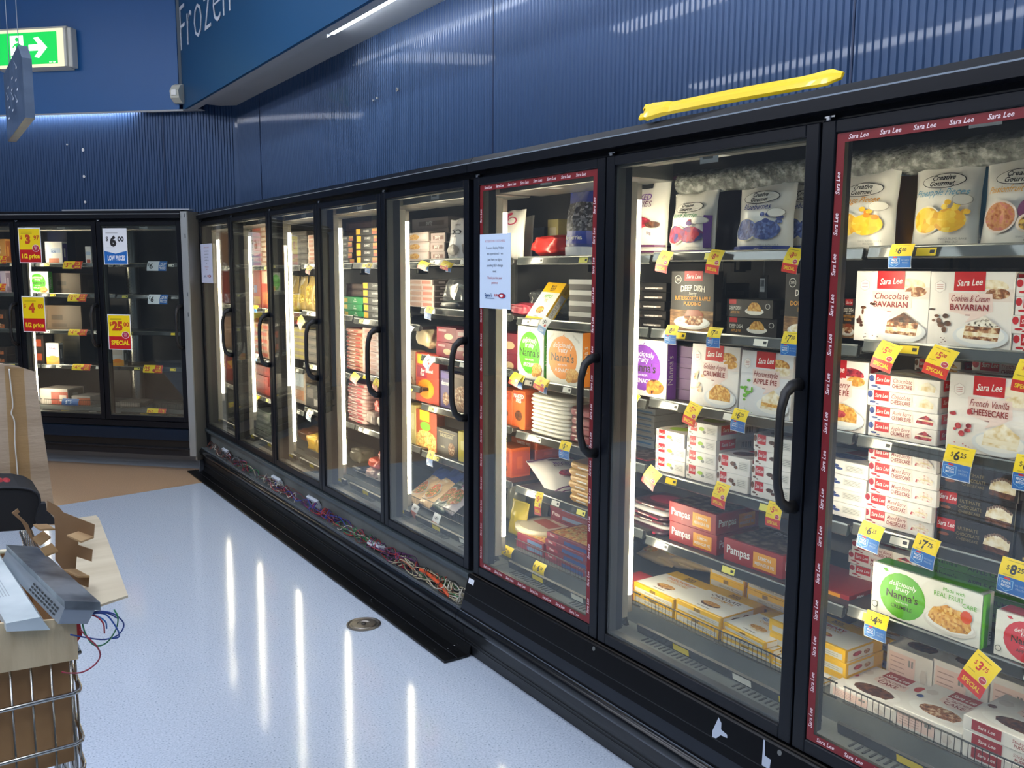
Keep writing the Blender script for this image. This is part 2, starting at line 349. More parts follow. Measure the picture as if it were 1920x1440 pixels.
def door(par, key, zb, zt, tape=False, hinge=True):
    w = DWD[key]; x0 = 0; g = .003; st = .041; rb = .036; rt = .03
    o = MB()
    for a, b in (((g, 0, zb), (st, .034, zt)), ((w-st, 0, zb), (w-g, .034, zt)), ((st, 0, zb), (w-st, .034, zb+rb)), ((st, 0, zt-rt), (w-st, .034, zt))): o.box(a, b, FRAME, bev=.0025)
    gk = mat('3a3c38', .5)
    for a, b in (((st, .012, zb+rb), (st+.008, .04, zt-rt)), ((w-st-.008, .012, zb+rb), (w-st, .04, zt-rt)), ((st, .012, zb+rb), (w-st, .04, zb+rb+.008)), ((st, .012, zt-rt-.006), (w-st, .04, zt-rt))): o.box(a, b, gk)
    d = o.obj('door', par); d.location = (DX[key], 0, 0)
    p = MB(); p.box((st-.002, .006, zb+rb-.002), (w-st+.002, .011, zt-rt+.002), GLASS); p.obj('glass', d)
    hx = w-.026; z1 = 1.275; z0 = .965
    h = MB(); pts = [(hx, 0, z1), (hx-.001, -.025, z1-.002), (hx-.004, -.046, z1-.02), (hx-.006, -.057, z1-.06)]
    pts += [(hx-.006, -.060, z1-.1-i*.04) for i in range(4)]+[(hx-.006, -.057, z0+.06), (hx-.004, -.046, z0+.02), (hx-.001, -.025, z0+.002), (hx, 0, z0)]
    h.tube(pts, [.017, .015, .0125, .011, .011, .011, .011, .011, .011, .0125, .015, .017], PLAST, 12); h.obj('handle', d)
    if hinge:
        q = MB(); q.box((.008, .006, zt), (.02, .022, zt+.014), HINGE, bev=.002); q.box((.002, .01, zt+.009), (.03, .016, zt+.013), HINGE); q.obj('hinge_pin', d)
    if tape:
        t = MB(); f = lambda a, b, l: (a, .0055-l*.5, b); tw = .021; TR = mat('74141b', .4); TW = mat('f3dfe2', .45)
        a0, a1, b0, b1 = st+.002, w-st-.002, zb+rb+.002, zt-rt-.002
        t.R(f, a0, b1-tw, a1, b1, TR); t.R(f, a0, b0, a1, b0+tw, TR); t.R(f, a0, b0+tw, a0+tw, b1-tw, TR); t.R(f, a1-tw, b0+tw, a1, b1-tw, TR)
        n = 8
        for i in range(n):
            for b in (b0+.006, b1-tw+.006): t.T(f, 'Sara Lee', a0+.055+i*(a1-a0-.06)/n, b, .0105, TW, .052, .25, .012)
        n = 15
        for i in range(n):
            for a in (a0+tw-.006, a1-.006): t.T(f, 'Sara Lee', a, b0+.06+i*(b1-b0-.08)/n, .0105, TW, .056, .25, .012, rot=math.pi/2)
        t.obj('border_tape', d)
    return d
def shelf(par, key, z, i):
    w = DWD[key]; X = DX[key]; o = MB()
    o.box((.006, .215, z-.018), (w-.006, .62, z-.002), SHELF, bev=.002); o.box((.004, .60, z-.05), (.02, .66, z), SHELF); o.box((w-.02, .60, z-.05), (w-.004, .66, z), SHELF)
    s = o.obj('shelf', par); s.location = (X, 0, 0)
    r = MB(); r.extr([(.214, z+.004), (.205, z+.004), (.198, z-.022), (.202, z-.026), (.214, z-.022)], .008, w-.008, RAIL); r.extr([(.205, z+.004), (.2035, z+.0015), (.202, z+.0035), (.2045, z+.0065)], .008, w-.008, mat('8c9090', .25, .6))
    f = lambda a, b, l: (a, .205-(z+.004-b)*.27-l, b)
    rr = random.Random(hash(key) % 7+i*13+3 if False else i*13+ord(key[-1]))
    x = .04+rr.random()*.1
    while x < w-.12:
        c = rr.choice([YEL, CREAM, mat('e6dd66', .5), CREAM]); r.R(f, x, z-.020, x+.05, z-.001, c); r.R(f, x+.034, z-.014, x+.046, z-.006, INK); x += .14+rr.random()*.3
    r.obj('price_rail', s)
def fence(par, key, z):
    w = DWD[key]; o = MB(); X = DX[key]; wm = mat('2a2b2c', .4, .3)
    o.tube([(.01, .20, z+.045), (w-.01, .20, z+.045)], .0022, wm, 6); o.tube([(.01, .20, z+.002), (w-.01, .20, z+.002)], .0022, wm, 6)
    n = int((w-.03)/.0165)
    for k in range(n+1): x = .015+(w-.03)*k/n; o.add([(x-.001, .199, z), (x+.001, .199, z), (x+.001, .199, z+.045), (x-.001, .199, z+.045)], [(0, 1, 2, 3)], wm)
    s = o.obj('wire_fence', par); s.location = (X, 0, 0)
def base_profile(par, x0, x1, panel):
    k = MB(); k.extr([(-.04, .135), (-.034, .09), (-.02, .03), (-.016, 0), (.06, 0), (.06, .15), (-.02, .15)], x0, x1, mat('17191c', .42, 0, 'kick_black'), smooth=False)
    for z in (.045, .062): k.extr([(-.0245-(z-.045)*.25, z), (-.0275-(z-.045)*.25, z+.004), (-.026, z+.008)], x0, x1, mat('202226', .35))
    k.obj('kick_plate', par)
    b = MB(); pr = [(-.04, .188), (-.052, .190), (-.064, .183), (-.071, .172), (-.072, .158), (-.066, .143), (-.054, .134), (-.036, .134)]
    b.extr(pr, x0, x1, mat('0a0d12', .22, 0, 'bumper_black', .15, .4), smooth=True); b.extr([(-.0505, .1895), (-.0525, .1925), (-.0545, .189)], x0, x1, mat('4a515c', .25)); b.obj('bumper', par)
    if panel:
        p = MB(); p.extr([(-.004, .332), (-.012, .325), (-.030, .262), (-.030, .258), (-.049, .192), (-.035, .192), (.02, .30), (.02, .332)], x0, x1, mat('07080b', .3, 0, 'panel_black', 0, .3))
        f = lambda a, q, l: (a, -.012-(.325-q)*.2857-l, q)
        f2 = lambda a, q, l: (a, -.030-(.258-q)*.288-l, q)
        p.R(f2, x0, .198, x1, .232, mat('1d222a', .3)); p.Pg(f, [(x0+1.335, .278), (x0+1.345, .318), (x0+1.358, .308), (x0+1.362, .292), (x0+1.385, .288), (x0+1.388, .280), (x0+1.365, .278), (x0+1.352, .264), (x0+1.338, .262)], mat('aab4c4', .5))
        p.Pg(f, [(x0+1.500, .325), (x0+1.505, .325), (x0+1.515, .290), (x0+1.535, .288), (x0+1.537, .264), (x0+1.512, .264)], mat('aab4c4', .5))
        for x in (.80, 1.555): p.E(f, x0+x, .315, .007, .007, mat('9a9c98', .3, .8), 12)
        p.R(f, x0+.01, .300, x0+.05, .320, mat('dfe4ec', .4)); p.extr([(-.006, .333), (-.010, .336), (-.002, .336)], x0, x1, mat('5a5550', .3, .6)); p.obj('front_panel', par)
    else:
        p = MB(); dk = mat('1a1d1f', .5)
        p.box((x0, -.046, .176), (x1, .05, .186), mat('595f60', .6)); p.box((x0, .035, .186), (x1, .05, .30), mat('20272a', .5)); p.extr([(-.010, .332), (-.014, .326), (-.010, .308), (.05, .300), (.05, .332)], x0, x1, mat('4c565b', .42, .5, 'tray_rail'))
        p.extr([(-.050, .186), (-.050, .197), (-.046, .197), (-.046, .186)], x0, x1, mat('7b8284', .35, .6)); p.obj('wiring_tray', par)
def cabinet(name, fr, keys, xa, xb, zb, zt, label, panel=True, leds=(), tapes=()):
    o_, a = FR[fr]; r = empty(name, o_, a); tag(r, label, 'freezer cabinet', 'glass door freezer cabinets')
    D = .80; m = MB(); zf = zb+.0
    m.box((xa, .70, .05), (xb, D, 1.97), INNER); m.box((xa, .04, 1.915), (xb, .70, 1.97), INNER); m.box((xa, .03, .15), (xb, .70, zf), INNERL)
    if not (fr == 'm' and xa > .1): m.box((xa, .045, zf), (xa+.012, .70, 1.915), MIRR if fr == 'm' else INNER)
    if not (fr == 'm' and xb < 5): m.box((xb-.012, .045, zf), (xb, .70, 1.915), INNER)
    m.box((xa, .20, zf), (xb, .70, SZ[keys[0]][-1]-.004), INNERL)
    x = xa+.1
    while x < xb-.1:
        for k in range(14): m.box((x+k*.02, .12, zf+.0005), (x+k*.02+.006, .15, zf+.0025), mat('2b2e30', .5))
        x += .39
    m.obj('liner', r)
    h = MB(); h.extr([(.024, zt+.003), (.024, zt+.022), (-.018, zt+.022), (-.018, zt+.052), (-.006, zt+.056), (.008, zt+.078), (.03, zt+.082), (.31, zt+.082), (.31, zt+.003)], xa, xb, FRAME)
    h.extr([(-.018, zt+.052), (-.021, zt+.055), (-.012, zt+.057), (-.006, zt+.056)], xa, xb, TRIML)
    h.obj('header', r)
    if fr == 'm': base_profile(r, xa, xb, panel)
    else:
        k = MB(); k.box((xa, .0, zb-.045), (xb, .06, zb-.004), FRAME); k.extr([(.0, zb-.055), (-.012, zb-.06), (-.02, zb-.14), (.05, zb-.14), (.05, zb-.055)], xa, xb, mat('0e1929', .2, 0, 'navy_gloss', .6)); k.box((xa, .0, zb-.20), (xb, .06, zb-.14), BLACK); k.extr([(-.02, zb-.20), (-.02, zb-.21), (0, zb-.215), (0, .13), (.08, .13), (.08, zb-.20)], xa, xb, mat('10141c', .35)); k.obj('front_panel', r)
        k = MB(); k.extr([(.20, .14), (.20, .05), (.19, .025), (.165, .008), (.15, 0), (.4, 0), (.4, .14)], xa, xb, mat('9aa0a8', .45, 0, 'grey_skirting')); k.obj('kick_plate', r)
    for key in keys:
        d = door(r, key, zb, zt, key in tapes)
        for i, z in enumerate(SZ[key][:-1]): shelf(r, key, z, i)
        fence(r, key, SZ[key][-1])
        b = MB(); b.extr([(.155, zb+.002), (.150, zb+.03), (.158, zb+.034), (.17, zb+.002)], DX[key]+.03, DX[key]+DWD[key]-.03, RAIL)
        f = lambda a, q, l: (a, .1545-(q-zb-.002)*.17-l, q)
        for q in (.2, .45, .62): b.R(f, DX[key]+q, zb+.006, DX[key]+q+.07, zb+.026, YEL if q != .45 else CREAM)
        b.obj('price_rail', r)
        # lamp ballast cover above the opening, with its rating sticker
        u = MB(); x = DX[key]; dz = 1.878 if key in ('D7', 'D8') else 1.845; u.box((x+.03, .10, dz), (x+DWD[key]-.01, .30 if dz < 1.85 else .16, 1.913), STEEL, bev=.003); f = lambda a, q, l: (a, .10-l, q); u.R(f, x+.30, 1.856, x+.37, 1.895, WHITE); u.R(f, x+.31, 1.868, x+.35, 1.885, GREY)
        fb = lambda a, q, l: (a, q, 1.845-l); u.R(lambda a, q, l: (a, q, dz-l), x+.31, .11, x+.37, .155, WHITE); u.obj('top_duct', r)
        q = MB(); X = DX[key]; q.box((X-.028, .04, zb+.03), (X+.028, .085, zt), FRAME); q.obj('mullion', r)
    for key in leds:
        X = DX[key]+(.02 if key == 'D1' else 0)+(.012 if key == 'D6' else 0)
        q = MB(); q.box((X-.011, .088, zb+.06), (X+.018, .118, 1.83), mat('b8b4a8', .4)); lb = q.obj('light_bar', r)
        q = MB(); zz0 = {'D1': .60, 'D2': .56}.get(key, .475); q.tube([(X+.004, .128, zz0), (X+.004, .128, 1.775)], .0155, LED, 10); q.obj('tube', lb)
        q = MB(); q.tube([(X+.004, .128, 1.775), (X+.004, .128, 1.825)], .016, mat('d8cfc0', .5), 10); q.obj('tube_cap', lb); q = MB(); q.tube([(X+.004, .128, zz0-.06), (X+.004, .128, zz0)], .016, mat('d8cfc0', .5), 10); q.obj('tube_cap', lb)
    return r
cA = cabinet('freezer_cabinet', 'm', ['D1', 'D2', 'D3', 'D4', 'D5'], 0, 3.914, .34, 1.9, 'long five door black freezer cabinet with open wiring tray below its doors', False, ['D1', 'D2', 'D3', 'D4', 'D5'])
cB = cabinet('freezer_cabinet', 'm', ['D6', 'D7', 'D8'], 3.917, 6.275, .34, 1.9, 'nearest black freezer cabinet with red bordered doors and closed front panel', True, ['D6', 'D7'], ['D6', 'D8'])
cC = cabinet('freezer_cabinet', 'l', ['C', 'A', 'B'], -2.118, 0, .393, 1.904, 'angled black freezer cabinet standing under the green exit sign', True, ['A'])
def extras():
    # tube that lights the rightmost door from behind its left stile
    q = MB(); X = DX['D8']; q.box((X-.03, .086, .42), (X-.012, .11, 1.8), mat('b8b4a8', .4)); lb = q.obj('light_bar', cB)
    q = MB(); q.tube([(X-.008, .10, .46), (X-.008, .10, 1.76)], .012, LED, 8); q.obj('tube', lb)
    q = MB(); X = 6.245; q.box((X-.011, .088, .42), (X+.018, .118, 1.83), mat('b8b4a8', .4)); lb = q.obj('light_bar', cB)  # extra tube bar, out of view, added to brighten the rightmost bay
    q = MB(); q.tube([(X, .128, .475), (X, .128, 1.775)], .0155, LED, 10); q.obj('tube', lb)
    # frosted evaporator pipe over the two nearest bays
    m = MB(); ic = nmat('frost', ['5c5d56', '7e7f78', 'b4b4ac'], 40, .6, bump=.9, bscale=90); V = []; n = 14; K = 70; x0 = DX['D7']+.03; x1 = 6.25
    for k in range(K+1):
        x = x0+(x1-x0)*k/K
        for j in range(n):
            q = 2*math.pi*j/n; rr = .036+.008*noise.noise(Vector((x*9, math.cos(q)*2, math.sin(q)*2))); V.append((x, .30+rr*math.cos(q), 1.832+rr*math.sin(q)))
    m.add(V, [(k*n+j, k*n+(j+1) % n, (k+1)*n+(j+1) % n, (k+1)*n+j) for k in range(K) for j in range(n)], ic, True); m.obj('frosted_pipe', cB)
    for x in (5.80,): m = MB(); m.box((x, .42, 1.60), (x+.05, .45, 1.9), STEEL); m.obj('upright', cB)
    # perforated steel upright at the back of the nearly empty bay
    X = LX('l', 247, .63, 1.3); m = MB(); P = []
    for i in range(9): q = math.pi*i/8; P.append((.66-.05*math.sin(q), X-.06*math.cos(q)))
    V = [(p[1], p[0], z) for z in (.46, 1.88) for p in P]; m.add(V, [(i, i+1, 10+i, 9+i) for i in range(8)], mat('b5b5b0', .28, 1, 'perforated_steel'), True)
    for j in range(52):
        z = .5+j*.026
        for i in range(3):
            dx = (-.016, 0, .016)[i]; q = math.asin(min(1, math.sqrt(1-(dx/.06)**2))); y = .66-.05*math.sin(q)-.001; zz = z+(.013 if i == 1 else 0)
            m.add([(X+dx+.003*math.cos(t*math.pi/3), y, zz+.003*math.sin(t*math.pi/3)) for t in range(6)], [tuple(range(6))], BLACK)
    m.obj('upright', cC)
    # steel end panel between the angled case and the long run
    t = MB(); t.box((.0, -.004, .13), (.055, .05, 1.975), mat('a4a7a6', .42, .55, 'end_steel'), bev=.002); 
    for z in (1.93, 1.78, 1.35, 1.2): t.box((.035, -.008, z), (.040, -.004, z+.03), mat('d8d8d8', .2, 1))
    o = t.obj('steel_end_panel'); o.location = wpt('l', 0, 0, 0); o.rotation_euler = (0, 0, -math.pi/4); tag(o, 'bright steel end post closing the angled freezer case at the corner', 'panel')
    A = wpt('l', .056, .0, 0); B = Vector((-.002, 6.845, 0)); L = (B-A).length
    t = MB(); t.box((0, -.004, .10), (L, .01, 1.975), mat('8c887e', .42, .5, 'dull_steel')); o = t.obj('steel_filler_panel'); o.location = A; o.rotation_euler = (0, 0, math.atan2(B.y-A.y, B.x-A.x)); tag(o, 'dull steel filler plate between the angled case and the corner door', 'panel')
    t = MB(); t.box((0, 0, 0), (L+.1, .01, .10), mat('5a6068', .45)); o = t.obj('trim_3'); o.location = A+Vector((.03, .03, 0)); o.rotation_euler = (0, 0, math.atan2(B.y-A.y, B.x-A.x)); o['kind'] = 'structure'
    t = MB(); t.box((-1.0, .02, 1.9865), (.06, .10, 1.996), mat('c8d0da', .3, .6)); o = t.obj('metal_strip'); o.location = FR['l'][0]; o.rotation_euler = (0, 0, -math.pi/4); tag(o, 'thin bright metal strip lying along the top of the angled case', 'strip')
extras()
# ------------------------------------------------------------------ products: designs (local: x right, y into the shelf, z up)
_dc = {}
def cached(fn):
    def g(*a, **k):
        key = (fn.__name__, tuple(round(x, 3) if isinstance(x, float) else x for x in a), tuple(sorted((q, str(v)) for q, v in k.items())))
        if key not in _dc: _dc[key] = fn(*a, **k)
        return _dc[key]
    return g
def faces(w, d, h):
    fr = lambda a, b, l: (a, -l, b); rt = lambda a, b, l: (w+l, a, b); tp = lambda a, b, l: (a, b, h+l); lf = lambda a, b, l: (-l, d-a, b)
    return fr, rt, tp, lf
def base(w, h, d, m, name):
    o = MB(); o.box((0, 0, 0), (w, d, h), m, bev=min(.0012, h*.1)); return o
def plate(o, f, cx, cy, rx, ry, food, hgt=1.0, wedge=True):
    o.E(f, cx, cy, rx, ry*.52, mat('dfe3e8', .4), 22); o.E(f, cx, cy+ry*.06, rx*.86, ry*.40, WHITE, 22)
    if wedge:
        o.Pg(f, [(cx-rx*.62, cy-ry*.12), (cx+rx*.62, cy-ry*.18), (cx+rx*.70, cy+ry*.42*hgt), (cx+rx*.1, cy+ry*.85*hgt), (cx-rx*.55, cy+ry*.46*hgt)], food[0])
        o.Pg(f, [(cx-rx*.60, cy+ry*.02), (cx+rx*.63, cy-ry*.02), (cx+rx*.66, cy+ry*.14), (cx-rx*.58, cy+ry*.2)], food[1])
        o.Pg(f, [(cx-rx*.55, cy+ry*.44*hgt), (cx+rx*.70, cy+ry*.40*hgt), (cx+rx*.1, cy+ry*.88*hgt)], food[2])
    else:
        pts = [(cx+rx*.66*math.cos(t*math.pi/8)*(1+.08*(t % 2)), cy+ry*.05+max(-.25, math.sin(t*math.pi/8))*ry*.62*hgt*(1+.08*(t % 3))) for t in range(-2, 11)]
        o.Pg(f, pts, food[0]); o.E(f, cx-rx*.15, cy+ry*.22, rx*.3, ry*.18, food[1], 12)
@cached
def sl_front(w, h, d, t1='Chocolate', t2='BAVARIAN', food=None, side=None, wedge=True, left=None, basec=None, banner=(.30, .62), sb='f0e8e0'):
    """upright white dessert carton, red banner at the top"""
    o = base(w, h, d, mat(basec or 'efe9e4', .42), 'c'); f, r, t, l = faces(w, d, h); food = food or (CAKE, CREAMF, CHOC); left = left or CHOC
    o.E(f, w*.74, h*.80, w*.20, h*.10, food[1], 16); o.R(f, w*.60, h*.62, w, h*.78, mat('e6d8d0', .5))
    o.E(f, w*.82, h*.72, w*.14, h*.07, food[0], 14)
    o.Pg(f, [(w*.24, h*.72), (w*.76, h*.72), (w*.78, h*.50), (w*.62, h*.40), (w*.46, h*.34), (w*.52, h*.42), (w*.26, h*.48)], mat('f0d8d0', .45))
    o.R(f, w*banner[0], h*.75, w*banner[1]+w*.05, h, mat('c4181f', .38)); o.T(f, 'Sara Lee', w*(banner[0]+banner[1]+.05)/2, h*.82, h*.085, WHITE, w*.30, .25, .015, rot=.06)
    o.Pg(f, [(w*(.13+.075*math.sin(q*math.pi/3)), h*(.80+.085*math.cos(q*math.pi/3))) for q in range(6)], mat('cfc6c2', .5)); o.Pg(f, [(w*(.13+.068*math.sin(q*math.pi/3)), h*(.80+.077*math.cos(q*math.pi/3))) for q in range(6)], mat('f4efec', .5))
    for k in range(3): o.R(f, w*.09, h*(.77+.025*k), w*.17, h*(.78+.025*k), mat('c79a98', .5))
    o.T(f, t1, w*.50, h*.61, h*.088, DRED, w*.46, .22, .004); o.T(f, t2, w*.50, h*.50, h*.078, DRED, w*.46, 0, .02); o.R(f, w*.46, h*.43, w*.52, h*.445, mat('b08a86', .5))
    rr = random.Random(len(t1)*7+len(t2))
    for k in range(9): o.E(f, w*(.04+.24*rr.random()), h*(.22+.32*rr.random()), w*(.015+.035*rr.random()), h*(.012+.03*rr.random()), left, 9)
    for k in range(10): o.E(f, w*(.1+.85*rr.random()), h*(.03+.1*rr.random()), w*.012, h*.006, left, 6)
    plate(o, f, w*.66, h*.17, w*.33, h*.30, food, 1.0, wedge)
    o.R(r, d*.1, h*.78, d*.9, h*.97, mat('c4181f', .38)); o.T(r, t1[:8], d*.5, h*.5, d*.14, DRED, h*.4, 0, 0, rot=math.pi/2)
    for k in range(7): o.R(r, d*.25+k*d*.06, h*.15, d*.27+k*d*.06+d*.02*(k % 2), h*.33, INK)
    o.R(t, w*.02, d*.08, w*.98, d*.92, mat('e4dcd6', .5)); return o.mesh('dessert_carton')
@cached
def sl_edge(w, h, d, t1='Mixed Berry', t2='CHEESECAKE', food=None, blob=None, basec='f1ebe6', logo='Sara Lee', logoc='c4181f', plain=False, tcol=None):
    """thin side of a flat dessert carton"""
    o = base(w, h, d, mat(basec, .42), 'c'); f, r, t, l = faces(w, d, h); food = food or BERRY; blob = blob or BERRY; tc = tcol or DRED
    o.R(f, w*.10, h*.38, w*.32, h, mat(logoc, .38)); o.T(f, logo, w*.21, h*.58, h*.25, WHITE, w*.19, .22, .012, rot=.03)
    o.E(f, w*.045, h*.72, w*.04, h*.22, blob, 12); o.E(f, w*.09, h*.25, w*.05, h*.07, blob, 10); o.E(f, w*.16, h*.15, w*.03, h*.05, blob, 8)
    if not plain:
        o.Pg(f, [(w*.34, h*.95), (w*.64, h*.95), (w*.66, h*.3), (w*.60, h*.14), (w*.36, h*.2)], mat('f3ddd4', .45))
        o.T(f, t1, w*.49, h*.60, h*.26, tc, w*.27, .2, .003); o.T(f, t2, w*.49, h*.27, h*.24, tc, w*.28, 0, .02)
        o.E(f, w*.82, h*.36, w*.15, h*.22, WHITE, 16); o.Pg(f, [(w*.70, h*.30), (w*.94, h*.26), (w*.95, h*.55), (w*.84, h*.86), (w*.72, h*.58)], food); o.Pg(f, [(w*.71, h*.5), (w*.95, h*.45), (w*.95, h*.55), (w*.72, h*.6)], CREAMF)
    else:
        o.E(f, w*.48, h*.6, w*.09, h*.13, food, 14); o.E(f, w*.57, h*.42, w*.06, h*.1, blob, 10); o.R(f, w*.66, h*.3, w*.95, h*.8, mat('dedad2', .5))
        for k in range(4): o.R(f, w*.68, h*(.38+.1*k), w*.92, h*(.41+.1*k), GREY)
    o.R(r, d*.08, h*.35, d*.45, h*.98, mat(logoc, .38)); o.T(r, logo, d*.265, h*.55, h*.25, WHITE, d*.33, .22, .012)
    o.R(r, d*.52, h*.2, d*.92, h*.8, mat('e0cfc6', .5)); 
    for k in range(8): o.R(r, d*.60+k*d*.03, h*.3, d*.61+k*d*.03+d*.008*(k % 2), h*.7, INK)
    o.R(t, w*.04, d*.05, w*.96, d*.95, mat('ddd3cc', .5)); o.R(t, w*.35, d*.55, w*.65, d*.98, mat(logoc, .38)); o.E(t, w*.5, d*.3, w*.3, d*.2, food, 18); return o.mesh('dessert_carton')
@cached
def sl_flat(w, h, d, t1='Chocolate', t2='CAKE', food=None, blob=None, edge=False):
    """dessert carton lying flat, top printed"""
    o = base(w, h, d, mat('eae6e2', .42), 'c'); f, r, t, l = faces(w, d, h); food = food or CHOC; blob = blob or CHOC
    o.R(t, w*.32, d*.78, w*.72, d, mat('9c1b22', .4)); o.T(t, 'Sara Lee', w*.52, d*.83, d*.09, WHITE, w*.34, .22, .012)
    o.Pg(t, [(w*.3, d*.76), (w*.78, d*.76), (w*.8, d*.58), (w*.5, d*.5), (w*.3, d*.6)], mat('f0d8d0', .45)); o.T(t, t1, w*.53, d*.67, d*.085, DRED, w*.42, .22, .002); o.T(t, t2, w*.53, d*.56, d*.08, DRED, w*.3, 0, .02)
    o.E(t, w*.5, d*.27, w*.42, d*.2, WHITE, 22); o.E(t, w*.52, d*.28, w*.3, d*.15, food, 14); o.Pg(t, [(w*.25, d*.2), (w*.78, d*.16), (w*.82, d*.32), (w*.6, d*.42), (w*.28, d*.36)], food)
    o.E(t, w*.13, d*.72, w*.09, d*.09, mat('d8d0cc', .5), 6); o.E(t, w*.08, d*.5, w*.05, d*.05, blob, 8); o.E(t, w*.9, d*.8, w*.07, d*.1, blob, 9)
    if edge: o.R(f, w*.10, h*.2, w*.42, h*.95, mat('9c1b22', .4)); o.T(f, 'Sara Lee', w*.26, h*.45, h*.25, WHITE, w*.28, .22, .012); o.T(f, t1, w*.65, h*.55, h*.24, DRED, w*.36, .2, 0); o.T(f, t2, w*.65, h*.25, h*.2, DRED, w*.34, 0, .02)
    else:
        o.R(f, w*.06, h*.15, w*.62, h*.85, mat('f0d2ca', .45))
        for k in range(4): o.R(f, w*.1, h*(.28+.14*k), w*.4, h*(.31+.14*k), mat('b89a94', .5))
        o.R(f, w*.48, h*.55, w*.52, h*.75, GREY); o.R(f, w*.54, h*.55, w*.58, h*.75, GREY); o.E(f, w*.8, h*.4, w*.08, h*.25, mat('d8cfca', .5), 6)
    o.R(r, d*.1, h*.1, d*.5, h*.9, mat('f0d2ca', .45)); o.E(r, d*.75, h*.3, d*.06, h*.15, RED, 10); return o.mesh('dessert_carton')
@cached
def nanna(w, h, d, c='5fb52c', sub='APPLE PIES', food=None, wide=False, sidec=None, low='CRUMBLE'):
    o = base(w, h, d, mat('f1efe6', .42), 'c'); f, r, t, l = faces(w, d, h); C = mat(c, .42); food = food or CRUMB; ink = mat('3a3a30', .45)
    if wide: cx, cy, rx, ry = w*.30, h*.48, w*.215, h*.44
    else: cx, cy, rx, ry = w*.47, h*.50, w*.40, h*.40
    n = 48; o.Pg(f, [(cx+rx*(1+.02*(k % 2))*math.cos(k*2*math.pi/n), cy+ry*(1+.02*(k % 2))*math.sin(k*2*math.pi/n)) for k in range(n)], C)
    o.Pg(f, [(cx-.004, cy+ry), (cx+.004, cy+ry+h*.03), (cx+w*.05, cy+ry+h*.06), (cx+w*.035, cy+ry+h*.015)] if not wide else [(w*.1, h*.93), (w*.13, h*.88), (w*.16, h*.9), (w*.14, h*.95)], C)
    u = h if not wide else h*.95
    o.T(f, 'deliciously', cx, cy+u*.20, u*.10, WHITE, rx*1.35, .15, .004, bend=.25); o.T(f, 'fruity', cx, cy+u*.10, u*.10, WHITE, rx*.9, .15, .004); o.T(f, "Nanna's", cx, cy-u*.07, u*.155, ink, rx*1.8, 0, .012)
    o.T(f, 'NEW RECIPE', cx, cy-u*.15, u*.035, WHITE, rx*.8); o.T(f, sub if not wide else low, cx, cy-u*.27, u*.075, WHITE if not wide else ink, rx*1.1, 0, .01, bend=-.1)
    if wide:
        o.T(f, 'Made with', w*.76, h*.86, h*.07, C, w*.2, .15); o.T(f, 'REAL FRUIT', w*.72, h*.73, h*.09, C, w*.26, 0, 0); o.T(f, 'CARE', w*.90, h*.66, h*.08, C, w*.12)
        o.E(f, w*.74, h*.26, w*.23, h*.20, mat('e2ddd6', .4), 24); o.E(f, w*.74, h*.29, w*.21, h*.17, WHITE, 24)
        o.Pg(f, [(w*(.74+.19*math.cos(q*math.pi/9)), h*(.30+(.28+.04*(q % 2))*math.sin(q*math.pi/9))) for q in range(10)]+[(w*.60, h*.22), (w*.76, h*.14), (w*.90, h*.2)], food); o.E(f, w*.88, h*.5, w*.05, h*.12, mat('d9502a', .45), 12)
        o.E(f, w*.045, h*.17, w*.03, h*.07, mat('555a50', .5), 12); o.E(f, w*.045, h*.17, w*.024, h*.055, CREAM, 12)
        o.R(r, 0, 0, d*.6, h, C); 
        for k in range(6): o.R(r, d*.65, h*.1+k*h*.03, d*.95, h*.11+k*h*.03+h*.01*(k % 2), INK)
    else:
        o.E(f, w*.76, h*.19, w*.19, h*.13, mat('b0702c', .5), 16); o.E(f, w*.76, h*.22, w*.17, h*.10, food, 16); o.E(f, w*.66, h*.12, w*.09, h*.07, food, 12)
        o.T(f, 'REAL FRUIT', w*.16, h*.86, h*.04, mat('9a9a90', .5), w*.22, 0, 0, rot=.6); o.T(f, 'NO NASTIES', w*.84, h*.86, h*.04, mat('9a9a90', .5), w*.22, 0, 0, rot=-.6)
        sc = mat(sidec or c, .42); o.R(r, d*.05, 0, d*.95, h, sc); o.T(r, "Nanna's", d*.6, h*.5, d*.5, CREAM, h*.5, 0, 0, rot=math.pi/2)
    o.R(t, w*.03, d*.05, w*.97, d*.95, C if wide else mat('d9d4c8', .5)); return o.mesh('pie_carton')
@cached
def nanna_edge(w, h, d, c='4f9a2c', txt="Nanna's", t2='APPLE CRUMBLE'):
    C = mat(c, .42); o = base(w, h, d, C, 'c'); f, r, t, l = faces(w, d, h); dk = mat('24401c', .45) if c[0] == '4' else mat('2c2034', .5)
    o.T(f, txt, w*.14, h*.35, h*.4, dk, w*.22); o.T(f, t2, w*.62, h*.32, h*.38, dk, w*.56, 0, .01); o.R(r, d*.1, h*.15, d*.9, h*.85, mat('d8d4c4', .5)); o.R(t, 0, 0, w, d, mat('cfcabc', .5)); return o.mesh('pie_carton')
